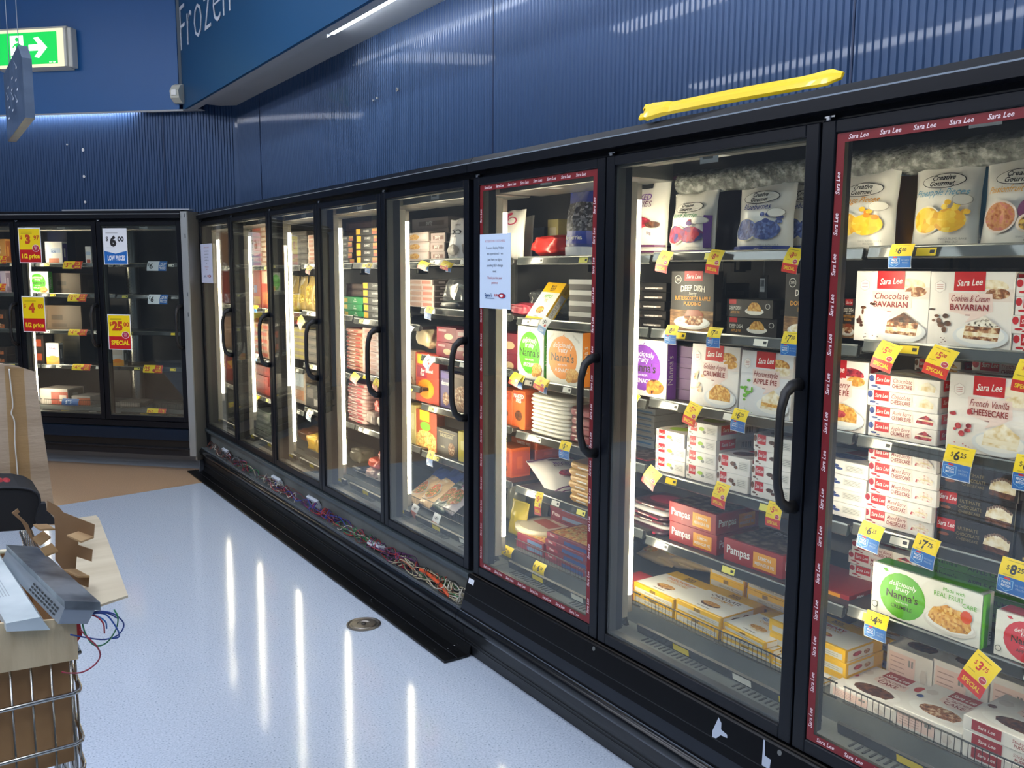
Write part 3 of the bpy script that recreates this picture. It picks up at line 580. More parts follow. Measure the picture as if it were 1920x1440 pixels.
@cached
def bg(w, h, d, t='APPLE', t2='PIE', tc=None, food=None, upright=False):
    """white and yellow budget carton"""
    Y = mat('f2bd00', .4); o = base(w, h, d, Y, 'c'); f, r, tp, l = faces(w, d, h); tc = tc or INK; food = food or CAKE
    def art(fn, W, H):
        o.R(fn, 0, H*.05, W, H*.74, mat('f3f0e8', .42)); o.T(fn, 'BLACK', W*.5, H*.875, H*.045, INK, W*.3, 0, .03); o.T(fn, '&GOLD', W*.5, H*.815, H*.045, INK, W*.3, 0, .03)
        o.R(fn, W*.38, H*.785, W*.62, H*.795, INK); o.T(fn, t, W*.5, H*.60, H*.085, tc, W*.62, 0, .02); o.T(fn, t2, W*.52, H*.50, H*.07, mat('e0a020', .45), W*.5, 0, .01)
        o.E(fn, W*.5, H*.28, W*.20, H*.09, food, 16); o.E(fn, W*.5, H*.31, W*.19, H*.07, CRUMB, 14); o.R(fn, W*.36, H*.11, W*.64, H*.13, GREY)
    if upright:
        art(f, w, h); o.R(f, 0, 0, w, h*.10, Y); o.R(f, w*.45, 0, w*.52, h*.05, INK); o.R(r, d*.2, h*.1, d*.8, h*.72, CREAM); o.T(r, 'APPLE PIE', d*.6, h*.4, d*.3, GREY, h*.4, 0, 0, rot=math.pi/2); o.T(r, 'BLACK GOLD', d*.6, h*.87, d*.3, INK, h*.2, 0, 0, rot=math.pi/2)
    else:
        art(tp, w, d); g = mat('d8d4c6', .45); o.R(f, w*.05, h*.18, w*.97, h*.62, g); o.R(f, w*.42, h*.64, w*.56, h*.94, mat('8a6c10', .5)); o.T(f, t+' '+t2, w*.5, h*.32, h*.16, INK, w*.4)
        for k in range(2): o.R(f, w*.70, h*(.3+.15*k), w*.92, h*(.34+.15*k), mat('a8a498', .5))
        o.R(r, d*.05, h*.12, d*.72, h*.88, mat('efe9da', .45)); o.E(r, d*.3, h*.5, d*.12, h*.18, food, 10); o.E(r, d*.55, h*.45, d*.08, h*.2, CAKE, 10)
    return o.mesh('pie_carton')
@cached
def pampas(w, h, d):
    R_ = mat('981f22', .42); o = base(w, h, d, R_, 'c'); f, r, t, l = faces(w, d, h); Yb = mat('f0a21c', .42)
    for fn, W in ((f, w), (r, d)): o.T(fn, 'Pampas', W*.26, h*.36, h*.36, WHITE, W*.40, 0, .02); o.R(fn, W*.52, h*.12, W*.90, h*.80, Yb); o.T(fn, 'LEMON', W*.71, h*.52, h*.14, CREAM, W*.3, 0, .02); o.T(fn, 'MERINGUE PIE', W*.71, h*.26, h*.14, CREAM, W*.32, 0, .02)
    o.R(t, w*.03, d*.03, w*.97, d*.97, TOPART); o.T(t, 'Pampas', w*.5, d*.78, d*.12, mat('c9b8a8', .5), w*.5, 0, .01); return o.mesh('pie_carton')
@cached
def deepdish(w, h, d, t='BUTTERSCOTCH & APPLE', edge=False, side=True):
    K = mat('2d2926', .42); o = base(w, h, d, K, 'c'); f, r, tp, l = faces(w, d, h); O = mat('e8a03a', .45)
    if edge:
        o.R(f, w*.06, h*.72, w*.22, h*.98, RED); o.T(f, 'DEEP DISH', w*.2, h*.42, h*.2, CREAM, w*.26, 0, .01); o.T(f, 'APPLE PIE', w*.2, h*.2, h*.14, O, w*.2); o.E(f, w*.62, h*.36, w*.2, h*.2, CREAM, 18); o.Pg(f, [(w*(.62+.15*math.cos(q*math.pi/8)), h*(.38+.46*math.sin(q*math.pi/8)*(1+.06*(q % 2)))) for q in range(9)], CRUMB); o.E(f, w*.9, h*.65, w*.05, h*.15, CREAM, 12); o.E(f, w*.9, h*.65, w*.042, h*.125, K, 12)
    else:
        o.R(f, 0, 0, w, h*.36, nmat('wood_table', ['5c3c22', '86603a', 'a88050'], 20, .5, stretch=(1, 1, 6))); o.R(f, w*.32, h*.84, w*.74, h, mat('b81c20', .4)); o.T(f, 'Sara Lee', w*.53, h*.88, h*.07, WHITE, w*.34, .25, .012)
        o.E(f, w*.17, h*.86, w*.08, h*.07, CREAM, 18); o.E(f, w*.17, h*.86, w*.07, h*.06, K, 18); o.T(f, '25%', w*.17, h*.845, h*.035, CREAM, w*.1, 0, .01)
        o.T(f, 'DEEP DISH', w*.52, h*.68, h*.095, CREAM, w*.55, 0, .02, bend=.2); o.T(f, 'Sticky', w*.52, h*.61, h*.05, CREAM, w*.3, .2); o.T(f, t, w*.52, h*.525, h*.065, O, w*.82, 0, .015); o.T(f, 'PUDDING', w*.52, h*.44, h*.06, O, w*.4, 0, .015)
        o.E(f, w*.52, h*.16, w*.42, h*.11, mat('d8d4cc', .4), 24); o.E(f, w*.52, h*.175, w*.38, h*.09, WHITE, 24); o.Pg(f, [(w*.33, h*.17), (w*.45, h*.12), (w*.70, h*.12), (w*.78, h*.18), (w*.78, h*.30), (w*.68, h*.36), (w*.42, h*.36), (w*.35, h*.28)], CAKE)
        o.Pg(f, [(w*.35, h*.27), (w*.78, h*.27), (w*.78, h*.31), (w*.68, h*.37), (w*.42, h*.37)], mat('8c3a18', .3)); o.E(f, w*.28, h*.19, w*.1, h*.06, CREAMF, 12)
    o.R(r, d*.2, h*.2, d*.8, h*.5, mat('4a443e', .5)); return o.mesh('pudding_carton')
@cached
def darkcake(w, h, d):
    K = mat('1c1816', .38); o = base(w, h, d, K, 'c'); f, r, tp, l = faces(w, d, h)
    o.R(f, w*.03, h*.50, w*.27, h*.92, mat('b81c20', .4)); o.T(f, 'Sara Lee', w*.15, h*.63, h*.18, WHITE, w*.22, .22, .012); o.E(f, w*.13, h*.34, w*.07, h*.06, mat('8a4a2a', .5), 12)
    q = mat('8a7a4a', .45); o.T(f, 'ULTIMATE', w*.44, h*.62, h*.12, q, w*.26); o.T(f, 'CHOCOLATE', w*.44, h*.42, h*.12, q, w*.3, 0, .01); o.T(f, 'CHEESECAKE', w*.44, h*.25, h*.10, q, w*.28)
    o.Pg(f, [(w*.64, h*.14), (w*.95, h*.06), (w*.96, h*.30), (w*.64, h*.34)], CHOC); o.Pg(f, [(w*.64, h*.32), (w*.96, h*.26), (w*.97, h*.60), (w*.90, h*.62), (w*.84, h*.72), (w*.78, h*.78), (w*.72, h*.72), (w*.66, h*.6)], CREAMF)
    for k in range(9): o.E(f, w*(.67+.035*k), h*(.60+.16*math.sin(k*math.pi/8)), w*.018, h*.06, mat('7c6050', .5), 8); 
    o.R(r, d*.3, h*.15, d*.7, h*.8, mat('cfcac2', .5))
    for k in range(6): o.R(r, d*.34+k*d*.055, h*.2, d*.36+k*d*.055, h*.7, INK)
    return o.mesh('cheesecake_carton')
@cached
def plainbox(w, h, d, c='8a8078', bands=(), txt=None, side=None, food=None, top=None, logo=None, tc='f4f2ee'):
    """generic printed carton: bands = (a0,b0,a1,b1,colour) fractions of the front"""
    o = base(w, h, d, mat(c, .45), 'c'); f, r, tp, l = faces(w, d, h)
    for a0, b0, a1, b1, q in bands: o.R(f, w*a0, h*b0, w*a1, h*b1, mat(q, .45) if isinstance(q, str) else q)
    if food: 
        fd, cx, cy, rx, ry = food; o.E(f, w*cx, h*cy, w*rx, h*ry, fd, 16)
    if txt:
        for (s, a, b, hh, mw) in txt: o.T(f, s, w*a, h*b, h*hh, mat(tc, .45), w*mw, 0, .015)
    if logo: o.E(f, w*logo[0], h*logo[1], w*logo[2], h*logo[3], mat(logo[4], .45), 14)
    if side: o.R(r, d*.06, h*.08, d*.94, h*.92, mat(side, .45)); o.R(r, d*.3, h*.3, d*.6, h*.7, mat(c, .45))
    if top: o.R(tp, w*.05, d*.05, w*.95, d*.95, mat(top, .5) if isinstance(top, str) else top)
    return o.mesh('frozen_food_carton')
def pouchfn(w, h, t, seed, belly=.42):
    def fn(a, b, l):
        u = min(max(a/w, 0), 1); v = min(max(b/h, 0), 1); e = 1-abs(2*u-1)**3; p = min(1, (1-v)*2.4)**.8*(1 if v > .0 else 1); p *= .45+.55*min(1, (v+.12)*3.2)
        wr = noise.noise(Vector((a*28+seed, b*16, seed*1.7)))*.008*min(1, 2*e)+noise.noise(Vector((a*60+seed, b*30, seed)))*.0014*e
        pin = 1-.045*math.sin(math.pi*v)+.03*noise.noise(Vector((b*14, seed, 0)))
        return (w/2+(a-w/2)*pin, t*(.5-.5*e*p)-wr-l, b+.014*noise.noise(Vector((a*14, seed*3, 0)))*max(0, (v-.7)/.3))
    return fn
@cached
def pouch(w, h, t, c='e9e6de', seed=1, art='plain', back=None, rough=.32, m=None):
    o = MB(); fn = pouchfn(w, h, t, seed); nx, nz = 16, 20; V = []; M_ = m or mat(c, rough, 0, None, .2)
    for j in range(nz+1):
        for i in range(nx+1): V.append(fn(w*i/nx, h*j/nz, 0))
    n0 = len(V)
    for j in range(nz+1):
        for i in range(nx+1):
            x, y, z = fn(w*i/nx, h*j/nz, 0); V.append((x, t-y+.0006, z))
    F = []; g = nx+1
    for j in range(nz):
        for i in range(nx): k = j*g+i; F.append((k, k+1, k+g+1, k+g)); F.append((n0+k+1, n0+k, n0+k+g, n0+k+g+1))
    for i in range(nx): F.append((i+1, i, n0+i, n0+i+1)); k = nz*g+i; F.append((k, k+1, n0+k+1, n0+k))
    for j in range(nz): k = j*g; F.append((k, k+g, n0+k+g, n0+k)); k = j*g+nx; F.append((k+g, k, n0+k, n0+k+g))
    o.add(V, F, M_, True); base_l = o.lay; f = lambda a, b, l: fn(a, b, l*5+.0012)
    S = 8
    def logo(cx, cy, s=1.0):
        o.E(f, cx, cy, w*.33*s, h*.085*s, INK, 28, 4); o.E(f, cx, cy, w*.318*s, h*.077*s, mat('e9e6de', .4), 28, 4); o.T(f, 'Creative', cx, cy+h*.010*s, h*.056*s, INK, w*.52*s, .15, .02); o.T(f, 'Gourmet', cx, cy-h*.056*s, h*.056*s, INK, w*.52*s, .15, .02)
    if art in ('mango', 'pine', 'passion', 'blue', 'mixed'):
        ti = {'mango': ('Mango Pieces', 'e69a1c', YFRUIT, 'f08c10'), 'pine': ('Pineapple Pieces', '6fa8c8', YFRUIT, 'f6d040'), 'passion': ('Passionfruit Halves', 'f0b050', BERMIX, '7a2a6a'), 'blue': ('Blueberries', '2c3a8c', BLUEB, '2a3a80'), 'mixed': ('Mixed Berries', '3a8a5a', BERMIX, '5a2a80')}[art]
        logo(w*.5, h*.74); o.T(f, ti[0], w*.5, h*.575, h*.075, mat(ti[1], .45), w*.78, .28, .006)
        if art == 'passion':
            o.E(f, w*.32, h*.32, w*.24, h*.17, mat('f0ddd0', .4), 20, 4); o.E(f, w*.32, h*.32, w*.21, h*.15, nmat('food_passion', ['a8501c', 'd08a4a', 'c86a5a'], 90), 20, 4)
            o.E(f, w*.74, h*.38, w*.18, h*.13, mat('6a2252', .4), 18, 4); o.E(f, w*.70, h*.24, w*.15, h*.10, mat('f2dcc8', .4), 16, 3); o.E(f, w*.70, h*.24, w*.11, h*.075, nmat('food_passion_seed', ['3a2a10', 'd8a03a', 'e8c050'], 160), 16, 3)
        else:
            o.E(f, w*.33, h*.31, w*.25, h*.155, mat('f4ead0', .4), 20, 4); o.E(f, w*.33, h*.31, w*.23, h*.14, ti[2], 20, 4); o.E(f, w*.68, h*.30, w*.22, h*.13, ti[2], 18, 4)
            rr = random.Random(seed)
            for k in range(5): o.E(f, w*(.62+.3*rr.random()), h*(.38+.13*rr.random()), w*.05, h*.03, ti[2] if k % 2 else mat(ti[3], .45), 10, 2)
            if art == 'blue': o.R(f, w*.0, h*.02, w, h*.09, mat('2b3f8f', .4), S); o.T(f, 'Creative', w*.5, h*.03, h*.04, CREAM, w*.4, .15, .01); o.R(f, 0, h*.90, w*.12, h, mat('2b3f8f', .4), S)
            if art == 'mixed': o.R(f, 0, 0, w, h*.06, mat('5a2a80', .4), S); o.R(f, w*.9, h*.1, w*.99, h*.6, mat('5a2a80', .4), S)
        o.E(f, w*.84, h*.52, w*.12, h*.06, mat('a8a49c', .5), 18, 3); o.E(f, w*.84, h*.52, w*.11, h*.053, mat('e4e0d6', .45), 18, 3)
        o.T(f, 'SNACK BLEND BAKE', w*.74, h*.09, h*.022, GREY, w*.4); o.T(f, 'MIX EASY', w*.74, h*.055, h*.022, GREY, w*.3)
    elif art == 'kilo':
        P_ = mat('6b2a5c', .45); o.R(f, 0, h*.93, w, h*.975, P_, S); o.T(f, 'MIXED', w*.60, h*.68, h*.075, PURP, w*.5, 0, .02); o.T(f, 'BERRIES', w*.60, h*.59, h*.075, P_, w*.66, 0, 0); o.R(f, w*.35, h*.82, w*.75, h*.88, INK, 3); o.T(f, '1kg', w*.78, h*.25, h*.04, P_, w*.2)
        o.E(f, w*.56, h*.40, w*.24, h*.075, BERRY, 18, 3); o.E(f, w*.82, h*.37, w*.1, h*.04, CHOC, 12, 2); o.R(f, 0, h*.10, w, h*.125, P_, S); o.R(f, 0, h*.03, w, h*.05, P_, S)
    elif art == 'b':
        o.E(f, w*.6, h*.78, w*.20, h*.08, mat('c02a50', .45), 20, 2); o.E(f, w*.6, h*.78, w*.15, h*.06, mat('efece4', .4), 20, 2); o.R(f, w*.38, h*.72, w*.44, h*.94, mat('c02a50', .45), 4); o.E(f, w*.48, h*.92, w*.08, h*.03, mat('c02a50', .45), 10, 2)
    elif art == 'organic':
        o.T(f, 'organic', w*.55, h*.83, h*.06, INK, w*.6); o.E(f, w*.38, h*.68, w*.12, h*.055, INK, 18); o.E(f, w*.38, h*.68, w*.09, h*.04, mat('d8d6d4', .4), 18); o.E(f, w*.68, h*.68, w*.12, h*.055, INK, 18); o.E(f, w*.68, h*.68, w*.09, h*.04, mat('d8d6d4', .4), 18); o.T(f, 'organic', w*.55, h*.55, h*.055, INK, w*.5); o.E(f, w*.5, h*.25, w*.3, h*.14, mat('8a8078', .3), 18, 3)
    elif art == 'bluebag':
        NB = mat('1c2f8a', .35); o.R(f, 0, h*.78, w, h, NB, S); o.R(f, 0, h*.2, w, h*.38, NB, S); o.R(f, 0, h*.38, w, h*.78, nmat('food_dark_berries', ['0c0c16', '1c1c2c', '9a9aa8'], 110, kind='vor'), S); o.T(f, 'Blueberries', w*.5, h*.26, h*.06, CREAM, w*.7, 0, .01); o.R(f, 0, h*.03, w, h*.16, mat('c8ccd6', .4), S)
    elif art == 'meal':
        o.R(f, 0, h*.72, w, h, mat('2a3a72', .4), S); o.E(f, w*.5, h*.34, w*.33, h*.22, mat('a8a49a', .4), 20, 3); o.E(f, w*.5, h*.34, w*.29, h*.19, VEG, 20, 3); o.T(f, 'CHICKEN', w*.5, h*.62, h*.05, CREAM, w*.5)
    elif art == 'meal2':
        o.R(f, 0, h*.55, w, h, mat('6e2a58', .4), S); o.E(f, w*.5, h*.3, w*.38, h*.2, VEG, 20, 3); o.T(f, 'STEAM', w*.5, h*.72, h*.08, CREAM, w*.5, 0, .02)
    elif art == 'bits':
        rr = random.Random(seed)
        for k in range(7): o.E(f, w*(.2+.6*rr.random()), h*(.15+.7*rr.random()), w*(.1+.14*rr.random()), h*(.06+.08*rr.random()), back or DRED, 12, 2)
    return o.mesh('frozen_bag')
@cached
def crumple(w, h, d, c='d8d8d8', seed=1, clear=False, m=None, flat=.6):
    """lumpy plastic bag lying down"""
    bm = bmesh.new(); bmesh.ops.create_icosphere(bm, subdivisions=4, radius=1); o = MB()
    for v in bm.verts:
        p = v.co.copy(); n = noise.noise(p*2.2+Vector((seed, 0, 0)))*.35+noise.noise(p*6+Vector((0, seed, 0)))*.12+abs(noise.noise(p*11+Vector((seed, 2, 0))))*.10
        q = [math.copysign(abs(p[k])**flat, p[k]) for k in range(3)]; s = .82+n*.5
        v.co = Vector((w/2+q[0]*w/2*s, d/2+q[1]*d/2*s, max(.001, h*.5+q[2]*h*.5*s)))
    bm.verts.index_update(); o.add([v.co.copy() for v in bm.verts], [[v.index for v in f.verts] for f in bm.faces], m or (CLEAR if clear else mat(c, .3, 0, None, .3)), True); bm.free(); return o.mesh('plastic_bag')
@cached
def flatpack(w, h, d, c='e6e0d2', seed=1, band=None, label=None):
    """thin soft packet, rounded edges"""
    o = MB(); n = 24; V = []; rr = [1, 1, .985, .95]; zz = [0, .35, .7, 1]
    def ring(s, z): 
        R = []
        for k in range(n):
            q = 2*math.pi*k/n; cx = math.copysign(abs(math.cos(q))**.35, math.cos(q)); cy = math.copysign(abs(math.sin(q))**.35, math.sin(q))
            R.append((w/2+cx*w/2*s, d/2+cy*d/2*s, z*h+.0016*noise.noise(Vector((cx*3+seed, cy*3, z*4)))))
        return R
    for s, z in ((.93, 0), (1.0, .35), (1.0, .6), (.94, 1), (.6, 1.04)): V += ring(s, z)
    V.append((w/2, d/2, h*1.05)); F = [tuple(range(n))[::-1]]
    for j in range(4): F += [(j*n+k, j*n+(k+1) % n, (j+1)*n+(k+1) % n, (j+1)*n+k) for k in range(n)]
    F += [(4*n+k, 4*n+(k+1) % n, 5*n) for k in range(n)]
    o.add(V, F, mat(c, .35, 0, None, .2), True)
    if band:
        f = lambda a, b, l: (a, -l-.0006, b); o.R(f, w*.15, h*.2, w*.85, h*.72, mat(band, .4)); o.R(f, w*.3, h*.35, w*.6, h*.55, CREAM)
        t = lambda a, b, l: (a, b, h*1.05+l); o.R(t, w*.1, d*.1, w*.9, d*.9, mat(band, .4))
    if label: t = lambda a, b, l: (a, b, h*1.05+l); o.E(t, w*.5, d*.5, w*.35, d*.3, mat(label, .45), 20)
    return o.mesh('frozen_packet')
# ------------------------------------------------------------------ placement
ORD = ['', 'first', 'second', 'third', 'fourth', 'fifth', 'sixth', 'seventh', 'eighth', 'ninth', 'tenth', 'eleventh', 'twelfth']
SHN = ['top', 'second', 'third', 'fourth', 'fifth', 'lowest']
COUNT = [0]
def put(me, name, fr, X, Y, Z, label, cat, group=None, rz=0, rx=0, ry=0):
    o = bpy.data.objects.new(name, me); COL.objects.link(o)
    a = FR[fr][1]; o.matrix_world = Matrix.Translation(wpt(fr, X, Y, Z)) @ Matrix.Rotation(a, 4, 'Z') @ Matrix.Rotation(rz, 4, 'Z') @ Matrix.Rotation(rx, 4, 'X') @ Matrix.Rotation(ry, 4, 'Y')
    tag(o, label, cat, group); COUNT[0] += 1; return o
def shn(bay, s):
    n = len(SZ[bay]); return 'bottom' if s == n-1 else SHN[s]
def item(bay, s, u0, u1, vt, mk, desc, name='frozen_food_carton', Y=.25, d=.15, n=1, jit=.004, cat='box', rz=0, rx=0, z0=0, extra='', h=None, w=None):
    """goods standing on shelf s of a bay: left/right edges seen at columns u0,u1, top at row vt; n of them stacked"""
    fr = DFR[bay]; z = SZ[bay][s]-.002+z0+.0005
    X0 = LX(fr, u0, Y, z); X1 = LX(fr, u1, Y, z) if w is None else X0+w; W = round(X1-X0, 3)
    if h is None: h = at(fr, u0, vt, Y)[1]-z
    H = round(h/n, 4); me = mk(W, H, d) if callable(mk) else mk
    if s and z+h > SZ[bay][s-1]-.018: print('TOO TALL', desc, bay, s, round(z+h-SZ[bay][s-1]+.018, 3))
    rr = random.Random(int(u0)*7+s); ti = ['top', 'second', 'third', 'fourth', 'fifth', 'lowest'][min(s, 5)]
    pl = 'bottom' if s == len(SZ[bay])-1 else ti
    for k in range(n):
        j = 0 if n == 1 else (rr.random()-.5)*2*jit; jz = 0 if n == 1 else (rr.random()-.5)*.05*(jit/.004)
        pos = '' if n == 1 else (', topmost' if k == n-1 else ', lowest' if k == 0 else ', '+ORD[n-k]+' down')
        lab = '%s%s, %s shelf, %s%s' % (desc, pos, pl, DNAME[bay], extra)
        put(me, name, fr, X0+j, Y+abs(j)*.6, z+k*(H+.0004), lab, cat, ('%s stack, %s shelf, %s' % (desc, pl, DNAME[bay])) if n > 1 else None, rz+jz, rx)
    return X0, X1, z, H
# ------------------------------------------------------------------ goods
def goods():
    I = item; L = lambda f, *a, **k: (lambda w, h, d: f(w, h, d, *a, **k))
    # ---- D8
    B = 'D8'
    def bag(bay, s, u0, u1, vt, art, seed, desc, t=.07, Y=.26, c='e9e6de', rz=0, rx=-.06, h=None, **k):
        return I(bay, s, u0, u1, vt, lambda w, hh, d: pouch(w, hh, t, c, seed, art), desc, 'frozen_fruit_bag', Y, t, 1, 0, 'bag', rz, rx, h=h, **k)
    bag(B, 0, 1548, 1668, 322, 'mango', 3, 'cream pouch of mango pieces', Y=.25, rz=-.10)
    bag(B, 0, 1618, 1700, 300, 'plain', 5, 'plain orange frozen fruit pouch', c='e09a20', Y=.36, h=.235)
    bag(B, 0, 1692, 1818, 300, 'pine', 9, 'cream pouch of pineapple pieces', Y=.25)
    bag(B, 0, 1822, 1975, 290, 'passion', 12, 'cream pouch of passionfruit halves', Y=.25)
    bag(B, 0, 1740, 1830, 300, 'blue', 14, 'blue topped pouch behind the pineapple pouch', Y=.40, c='3f7fae', h=.21)
    I(B, 1, 1572, 1604, 560, L(deepdish), 'dark pudding carton squeezed beside the frame', 'pudding_carton', Y=.30, d=.05)
    I(B, 1, 1600, 1737, 508, L(sl_front, 'Chocolate', 'BAVARIAN', (CAKE, CREAMF, CHOC)), 'upright carton picturing chocolate cream cake slice', 'dessert_carton', Y=.25, d=.05)
    I(B, 1, 1737, 1893, 509, L(sl_front, 'Cookies & Cream', 'BAVARIAN', (CAKE, CREAMF, nmat('food_speckle', ['2a1c14', 'e8e0d0', 'f4f0e8'], 150)), None), 'upright carton picturing cookies and cream slice', 'dessert_carton', Y=.25, d=.05)
    I(B, 1, 1893, 2060, 522, L(sl_edge, 'Raspberry', 'BAVARIAN', BERRY, RED), 'white berry dessert carton', 'dessert_carton', Y=.25, d=.17, n=4)
    I(B, 2, 1505, 1622, 668, L(sl_front, 'Apple Berry', 'CRUMBLE PIE', (CRUMB, BERRY, CREAMF), None, False, BERRY), 'upright apple berry crumble pie carton', 'pie_carton', Y=.25, d=.04)
    x0, x1, z, h = I(B, 2, 1628, 1756, 760, L(sl_edge, 'Apple Berry', 'CRUMBLE PIE', BERRY, BLUEB), 'white apple berry crumble carton', 'pie_carton', Y=.25, d=.17, n=2)
    I(B, 2, 1626, 1758, 700, L(sl_edge, 'Chocolate', 'CHEESECAKE', CREAMF, BLUEB), 'white chocolate cheesecake carton', 'cheesecake_carton', Y=.252, d=.17, n=2, z0=2*h+.001)
    I(B, 2, 1706, 1790, 672, L(sl_edge, 'Golden', 'CRUMBLE', CRUMB, CHOC), 'white crumble carton standing at the back', 'pie_carton', Y=.44, d=.17, n=5)
    I(B, 2, 1772, 1930, 698, L(sl_front, 'French Vanilla', 'CHEESECAKE', (CREAMF, mat('f6ecd4', .45), CREAMF), None, True, BERRY), 'large upright french vanilla cheesecake carton', 'cheesecake_carton', Y=.25, d=.05)
    I(B, 2, 1812, 1975, 672, L(sl_edge, 'French Vanilla', 'CHEESECAKE', CREAMF, BERRY), 'white vanilla cheesecake carton in the rear', 'cheesecake_carton', Y=.315, d=.17, n=5)
    I(B, 2, 1936, 2060, 690, L(sl_front, 'New York', 'CHEESECAKE', None), 'upright cheesecake carton at the picture edge', 'cheesecake_carton', Y=.25, d=.05)
    I(B, 3, 1500, 1622, 848, L(sl_edge, 'Blueberry', 'CHEESECAKE', BLUEB, BLUEB, plain=True), 'white blueberry cheesecake carton', 'cheesecake_carton', Y=.25, d=.15, n=4)
    I(B, 3, 1620, 1748, 834, L(sl_edge, 'Mixed Berry', 'CHEESECAKE', nmat('food_berry_cream', ['b8283c', 'f0e0d0', 'f4ece4', 'c23a4a'], 70), BERRY), 'white mixed berry cheesecake carton', 'cheesecake_carton', Y=.25, d=.18, n=5, jit=.006)
    I(B, 3, 1752, 1898, 862, L(darkcake), 'black ultimate chocolate cheesecake carton', 'cheesecake_carton', Y=.26, d=.17, n=3)
    I(B, 3, 1904, 2060, 880, L(plainbox, '1c1816', ((.1, .1, .9, .2, 'b8a060'),), (('WHITE', .3, .5, .2, .4), ('TIRAMISU', .5, .2, .18, .7))), 'black tiramisu carton', 'cake_carton', Y=.26, d=.17, n=3)
    I(B, 4, 1440, 1592, 1078, L(pampas), 'dark red lemon meringue pie carton', 'pie_carton', Y=.27, d=.19)
    I(B, 4, 1592, 1716, 1010, L(sl_edge, 'Mixed Berry', 'CHEESECAKE', BERRY, BERRY), 'tilted white berry carton at the back', 'cheesecake_carton', Y=.42, d=.16, n=3, jit=.01)
    I(B, 4, 1632, 1838, 1050, L(nanna, '62b52e', wide=True), 'wide carton picturing apple crumble', 'pie_carton', Y=.235, d=.05, rz=-.02)
    I(B, 4, 1745, 1935, 1035, L(nanna_edge), 'green apple crumble carton', 'pie_carton', Y=.42, d=.15, n=4)
    I(B, 4, 1862, 2080, 1140, L(nanna, 'd8404c', wide=True, low='APPLE PIE'), 'wide carton with red oval at picture edge', 'pie_carton', Y=.235, d=.05)
    I(B, 5, 1440, 1585, 1160, L(bg, 'RASPBERRY', 'CHEESECAKE', RED, BERRY), 'yellow and white raspberry dessert carton', 'pie_carton', Y=.27, d=.17, n=3, jit=.006)
    I(B, 5, 1590, 1705, 1170, L(bg, 'APPLE', 'PIE'), 'yellow edged carton in the rear row', 'pie_carton', Y=.47, d=.14, n=2)
    I(B, 5, 1555, 1671, 1280, L(sl_flat, 'Chocolate', 'CAKE', CHOC, RED), 'white chocolate cake carton lying flat', 'cake_carton', Y=.215, d=.20, rz=.03)
    I(B, 5, 1673, 1800, 1320, L(sl_flat, 'Carrot', 'CAKE', CAKE, BLUEB), 'white carrot cake carton lying flat', 'cake_carton', Y=.215, d=.20, rz=.02)
    I(B, 5, 1802, 1985, 1338, L(sl_flat, 'Sticky Date', 'PUDDING', CHOC, CHOC, edge=True), 'white sticky date pudding carton', 'pudding_carton', Y=.215, d=.19, n=3)
    for k, (a, b, v) in enumerate(((1660, 1748, 1205), (1745, 1850, 1232), (1852, 1960, 1262))):
        I(B, 5, a, b, v, L(sl_flat, 'Chocolate', 'CAKE', CHOC), ('left', 'middle', 'right')[k]+' pale carton in the rear row', 'cake_carton', Y=.44, d=.2)
    # ---- D7
    B = 'D7'
    bag(B, 0, 1138, 1236, 333, 'kilo', 21, 'white one kilo mixed berries pouch, front one', Y=.25)
    bag(B, 0, 1155, 1251, 338, 'kilo', 22, 'white one kilo mixed berries pouch, second one', Y=.33)
    bag(B, 0, 1170, 1264, 350, 'kilo', 23, 'white one kilo mixed berries pouch, rear one', Y=.41)
    bag(B, 0, 1238, 1330, 362, 'mixed', 24, 'crumpled clear fronted mixed berries pouch', Y=.25, t=.09, rz=-.12)
    bag(B, 0, 1362, 1475, 338, 'blue', 25, 'white and blue pouch of blueberries', Y=.25, t=.08, rz=-.08)
    bag(B, 0, 1455, 1540, 333, 'blue', 26, 'blueberries pouch partly behind the right stile', Y=.30, t=.08)
    bag(B, 0, 1300, 1380, 350, 'plain', 27, 'grey violet pouch in the rear row', c='6c6480', Y=.42)
    I(B, 1, 1180, 1246, 530, L(plainbox, '14100e', ((.05, .2, .35, .45, '3a2c26'), (.5, .3, .9, .5, '8a8078')), (('baked custard tart', .6, .3, .2, .6),)), 'black tart carton', 'tart_carton', Y=.27, d=.15, n=5)
    I(B, 1, 1256, 1336, 508, L(deepdish), 'upright dark sticky pudding carton', 'pudding_carton', Y=.25, d=.04)
    I(B, 1, 1362, 1452, 580, L(deepdish, edge=True), 'dark deep dish pie carton edge on', 'pie_carton', Y=.27, d=.15, n=2, jit=.012, h=.11)
    I(B, 1, 1468, 1560, 512, L(deepdish, 'DOUBLE CHOC'), 'dark pudding carton cut by the right stile', 'pudding_carton', Y=.25, d=.04, rz=-.1)
    I(B, 1, 1268, 1350, 530, L(deepdish, edge=True), 'dark pudding carton in the back row', 'pudding_carton', Y=.45, d=.14, n=3)
    I(B, 2, 1166, 1250, 632, L(nanna, '7d3fa6', 'A SNACK', nmat('food_tart', ['3a1a26', 'c87a30', 'e0a050'], 60), sidec='7d3fa6'), 'upright carton with purple oval', 'pie_carton', Y=.25, d=.045, rz=-.02)
    I(B, 2, 1262, 1298, 648, L(nanna_edge, '5c4668', '', ''), 'dull purple ended carton', 'pie_carton', Y=.29, d=.14, n=5)
    I(B, 2, 1292, 1381, 643, L(sl_front, 'Golden Apple', 'CRUMBLE', (CRUMB, CRUMB, CRUMB), None, False, nmat('food_apple', ['c23a3a', 'e8c89a', 'f4e8d8'], 40)), 'upright golden apple crumble carton', 'pie_carton', Y=.25, d=.05, rx=-.04)
